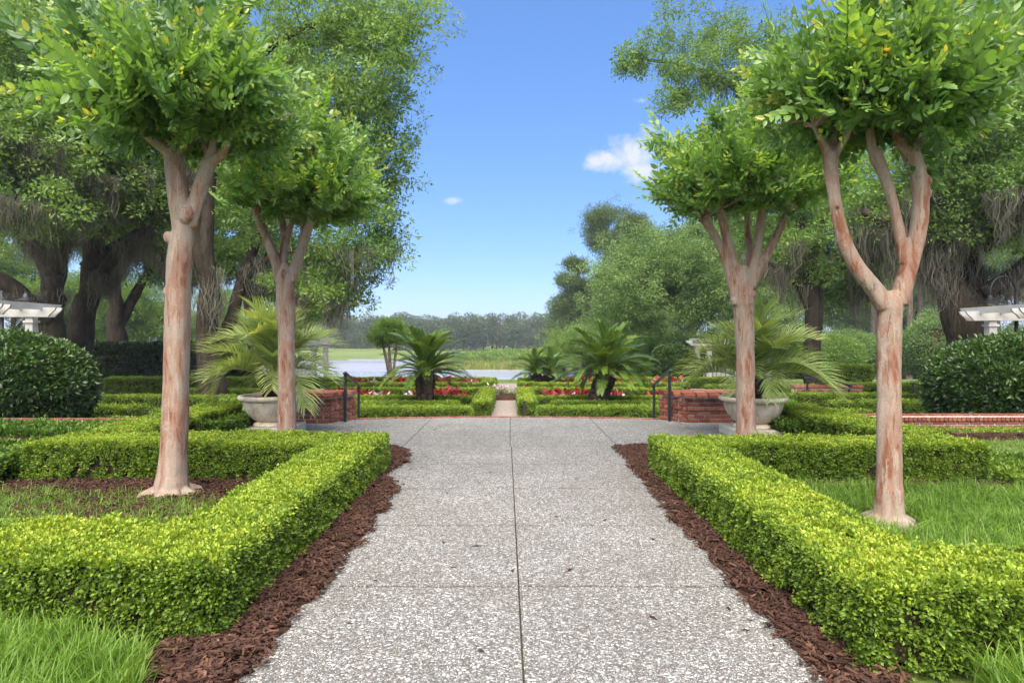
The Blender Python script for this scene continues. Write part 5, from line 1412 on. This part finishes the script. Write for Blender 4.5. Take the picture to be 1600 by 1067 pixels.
for k, (px, dd, top, wid, lab, pro) in enumerate([
        (930, 85, 462, 34, 'dark broadleaf tree directly behind the tall lake-end pine', WOOD), (968, 74, 410, 36, 'round-topped tree between the two right-bank pines', WOOD), (1018, 70, 372, 44, 'full tree standing right of the dark-topped pine', WOOD), (1080, 66, 350, 60, 'dense tree behind the grey-green tree on the right bank', WOOD),
        (1160, 62, 340, 66, 'shaded woodland tree behind the right myrtle trunk', WOOD), (1240, 64, 360, 62, 'shaded woodland tree left of the right inlet', WOOD),
        (1330, 80, 400, 70, 'woodland tree across the right inlet, leftmost there', WOOD), (1405, 84, 390, 70, 'woodland tree across the right inlet, in the middle', WOOD),
        (1470, 78, 380, 80, 'woodland tree across the right inlet beside the big oak', WOOD), (1560, 60, 330, 100, 'woodland tree behind the right edge pergola', WOOD),
        (1650, 50, 300, 120, 'woodland tree beyond the right edge of the view', WOOD)]):
    u = wid * .62
    big_tree('broadleaf_tree', lab, dd, [[(px, HY + 4000 / dd, 5), (px + 2, 540, 4), (px - 3, 480, 3), (px, (top + 480) / 2, 2)], [(px, 530, 3), (px + u * .6, 490, 2), (px + u * .8, 460, 1.4)], [(px, 520, 3), (px - u * .6, 480, 2), (px - u * .8, 450, 1.4)]],
             [(px, top + 40, dd, u, 38, 3, 46), (px - u * .6, top + 85, dd, u * .8, 40, 3, 44), (px + u * .6, top + 85, dd, u * .8, 40, 3, 44), (px, 545, dd, wid * .9, 32, 3, 40)], pro, 'pine_bark', 90 + k, 8, .85, 0, group=GW, sc=1.0 * dd / 66, tint=.3)
for k, (px, dd, lab) in enumerate([(1421, 62, 'straight pine trunk seen over the inlet, left of a pair'), (1437, 64, 'straight pine trunk seen over the inlet, right of a pair'), (1365, 70, 'thin pine trunk left of the nearest right myrtle'), (945, 72, 'pale pine trunk behind the right sago palm')]):
    big_tree('pine_tree', lab, dd, [[(px, HY + 4600 / dd, 5), (px, 520, 4.4), (px + 2, 440, 3.6), (px + 1, 350, 2)]],
             [(px, 340, dd, 30, 16, 1.8, 26), (px - 12, 370, dd, 26, 14, 1.8, 18), (px + 14, 385, dd, 26, 14, 1.8, 18)], PINE, 'pine_bark', 110 + k, 9, .6, 0, group=GW, sc=.9)

# understory on the right bank
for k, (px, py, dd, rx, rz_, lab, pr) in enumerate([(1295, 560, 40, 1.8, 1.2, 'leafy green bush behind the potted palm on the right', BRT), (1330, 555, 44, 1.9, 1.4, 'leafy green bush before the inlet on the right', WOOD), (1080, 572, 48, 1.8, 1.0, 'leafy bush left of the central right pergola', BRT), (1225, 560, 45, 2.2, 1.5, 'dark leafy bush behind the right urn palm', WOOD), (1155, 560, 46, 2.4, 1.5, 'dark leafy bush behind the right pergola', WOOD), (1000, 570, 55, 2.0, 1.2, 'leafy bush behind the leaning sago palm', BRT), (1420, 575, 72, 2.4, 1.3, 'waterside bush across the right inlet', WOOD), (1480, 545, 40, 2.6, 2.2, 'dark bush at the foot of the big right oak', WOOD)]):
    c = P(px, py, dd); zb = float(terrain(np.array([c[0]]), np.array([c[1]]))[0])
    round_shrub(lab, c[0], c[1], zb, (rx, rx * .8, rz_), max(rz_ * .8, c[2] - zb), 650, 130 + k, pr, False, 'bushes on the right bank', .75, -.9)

# bright woodland glimpsed under the left oaks
GL = 'trees beyond the left oaks'
for k, (px, dd, top, wid, lab) in enumerate([(20, 46, 380, 70, 'sunlit tree behind the far left crook lamp'), (105, 50, 420, 60, 'sunlit tree seen between the left oak trunks'), (165, 52, 400, 60, 'sunlit tree behind the leaning oak'), (235, 55, 430, 60, 'sunlit tree above the tall dark hedge'), (345, 58, 440, 55, 'sunlit tree behind the left potted palm'), (-70, 44, 330, 90, 'sunlit tree beyond the left edge of the view')]):
    u = wid * .65
    big_tree('broadleaf_tree', lab, dd, [[(px, HY + 2600 / dd, 5), (px, 530, 4), (px + 3, 490, 3), (px, top + 40, 1.6)], [(px, 520, 3), (px + u * .6, 490, 2)]],
             [(px, top + 40, dd, u, 36, 2.4, 36), (px - u * .6, top + 75, dd, u * .8, 36, 2.4, 34), (px + u * .6, top + 75, dd, u * .8, 36, 2.4, 34), (px, 535, dd, wid, 22, 2, 34)], BRT, 'oak_bark', 150 + k, 8, .7, 0, group=GL, sc=.8, tint=.45)

# small myrtle standing in the left far bed
big_tree('small_myrtle', 'small multi-stemmed myrtle between the parterre and the lake', 27,
         [[(612, 612, 3.2), (607, 575, 2.8), (600, 545, 2), (594, 525, 1.4)], [(613, 608, 3), (610, 570, 2.6), (608, 540, 2), (606, 522, 1.2)], [(615, 608, 2.6), (616, 570, 2.2), (620, 540, 1.8), (625, 522, 1.2)]],
         [(610, 515, 27, 26, 17, .7, 60), (592, 528, 27, 14, 9, .5, 16), (630, 526, 27, 14, 10, .5, 18)], OAK, 'myrtle_bark', 170, 9, .16, 0, group='small trees by the lake', sc=.55, tint=.5)


# ------------------------------------------------------------------ far shore: trees, reeds
def far_tree_mesh(seed, H, W, pine):
    r = np.random.default_rng(seed); mb = MB(); mt = MB()
    mt.tube([(0, 0, -.5), (.1, 0, H * .5), (0, .1, H * .9)], [.22, .17, .06], 6)
    nb = 17 if pine else 15
    for k in range(nb):
        t = (k + .5) / nb
        c = np.array((r.normal() * W * .30, r.normal() * W * .30, H * ((.16 if pine else .08) + (.78 if pine else .82) * t))); R0 = W * (.34 if pine else .42) * (1.1 - .55 * abs(t - .4)) * r.uniform(.75, 1.2)
        m = 150
        u = unit(m); p = c + u * R0 * np.array((1, 1, .62)) * (r.uniform(.3, 1, m) ** .4)[:, None]
        for i in range(m):
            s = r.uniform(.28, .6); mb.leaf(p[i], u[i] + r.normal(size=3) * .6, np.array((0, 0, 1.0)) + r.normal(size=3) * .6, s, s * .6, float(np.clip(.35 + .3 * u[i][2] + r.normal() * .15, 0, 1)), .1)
    return mb.mesh('far_crown', M['far_leaf']), mt.mesh('far_trunk', M['pine_bark'])


FT = [far_tree_mesh(600 + i, h, w, p) for i, (h, w, p) in enumerate([(11.5, 6.5, True), (10.5, 7.5, False), (12.3, 6.0, True), (9.5, 7.5, False), (11, 7, True)])]
r = np.random.default_rng(66)


def far_tree(x, y, s, k, label, group):
    z = float(terrain(np.array([x]), np.array([y]))[0])
    o = tag(empty('shore_tree', (x, y, z), r.uniform(0, 6.28)), label, 'tree', group); o.scale = (s * r.uniform(.9, 1.15), s * r.uniform(.9, 1.15), s)
    add('crown', FT[k][0], o); add('trunk', FT[k][1], o)


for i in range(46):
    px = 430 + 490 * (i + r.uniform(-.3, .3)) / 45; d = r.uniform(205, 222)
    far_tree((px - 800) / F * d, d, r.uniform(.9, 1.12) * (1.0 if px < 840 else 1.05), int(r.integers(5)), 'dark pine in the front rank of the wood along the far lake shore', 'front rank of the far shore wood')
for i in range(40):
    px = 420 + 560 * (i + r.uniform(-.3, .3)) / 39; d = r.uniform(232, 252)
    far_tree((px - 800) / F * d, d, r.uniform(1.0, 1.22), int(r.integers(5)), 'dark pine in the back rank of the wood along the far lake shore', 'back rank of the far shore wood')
for i, (px, d, s, lab) in enumerate([(527, 196, .62, 'rounded pale tree on the far bank, left of the small myrtle'), (566, 198, .72, 'rounded tree on the far bank just left of the small myrtle'), (548, 200, .55, 'low dark tree between two rounded trees on the far bank'), (505, 198, .5, 'low rounded tree at the left end of the far bank')]):
    far_tree((px - 800) / F * d, d, s, 3 if i % 2 else 1, lab, 'rounded trees on the golf bank')

REED = [grass_tuft(f'reed_tuft{i}', 'reed', 700 + i, 22, 1.5, .028, .45, .35) for i in range(3)]
REEDS = [box_sprig(f'reed_bush{i}', 40, .9, .42, .2, 'bright_leaf', 710 + i, .9) for i in range(3)]
q, sd = fill([(-14, 109), (-10, 106.5), (0, 105.5), (8, 104), (16, 100), (24, 94), (30, 110), (10, 130), (-12, 128)], 2.6, r)
zq = terrain(q[:, 0], q[:, 1]); n = len(q)
tag(scatter('reeds', REED, np.column_stack([q, np.maximum(zq, LAKE_Z - .1)]), np.column_stack([r.normal(size=n) * .1, r.normal(size=n) * .1, r.uniform(0, 6.28, n)]), r.uniform(.8, 1.2, n), np.clip(1.05 - .16 * sd + r.normal(size=n) * .1, 0, 1)), 'pale marsh reeds along the water behind the sago palms', 'reeds', kind='stuff')
q, sd = fill([(-12.5, 112), (0, 109), (9, 108), (18, 104), (24, 112), (10, 128), (-11, 126)], .9, r)
zq = terrain(q[:, 0], q[:, 1]); n = len(q)
tag(scatter('marsh_shrubs', REEDS, np.column_stack([q, np.maximum(zq, LAKE_Z) + .9 + .4 * r.uniform(size=n)]), np.column_stack([r.normal(size=n) * .2, r.normal(size=n) * .2, r.uniform(0, 6.28, n)]), r.uniform(.7, 1.35, n), r.uniform(.2, .8, n)), 'yellow-green marsh shrubs growing behind the reeds', 'shrubs', kind='stuff')

# fallen leaves and twigs lying on the slabs
LIT = []
for i in range(3):
    rr_ = np.random.default_rng(800 + i); mb = MB()
    mb.leaf((-.03, 0, .004), (1, .2, .05), (0, .2, 1), .06, .022, .4, .2, True)
    if i == 2: mb.tube([(-.05, 0, .004), (0, .008, .007), (.06, -.004, .004)], [.002, .0025, .001], 5, .3)
    LIT.append(mb.mesh(f'litter{i}', M['chip']))
n = 70; r = np.random.default_rng(81)
lx = r.uniform(-1.2, 1.4, n); ly = 2.4 + 9 * r.uniform(size=n) ** 1.3; lx = np.where(r.uniform(size=n) < .55, np.sign(lx) * (1.38 - .25 * r.uniform(size=n) ** 2) + .05, lx)
tag(scatter('leaf_litter', LIT, np.column_stack([lx, ly, np.full(n, .001)]), np.column_stack([np.zeros(n), np.zeros(n), r.uniform(0, 6.28, n)]), r.uniform(.4, 1.1, n)), 'a few dry leaves and twigs on the pale path', 'leaf litter', kind='stuff')

# ------------------------------------------------------------------ the humid air over the lake
mh = bpy.data.materials.new('haze'); mh.use_nodes = True; hn = mh.node_tree.nodes; hn.clear()
ho = hn.new('ShaderNodeOutputMaterial'); hv = hn.new('ShaderNodeVolumePrincipled')
hv.inputs['Color'].default_value = (.80, .88, 1.0, 1); hv.inputs['Density'].default_value = 0.00055; hv.inputs['Anisotropy'].default_value = 0.2
mh.node_tree.links.new(hv.outputs[0], ho.inputs['Volume'])
mb = MB(); mb.box((0, 440, 12.5), (1420, 920, 37)); tag(mb.build('haze', mh), kind='stuff')
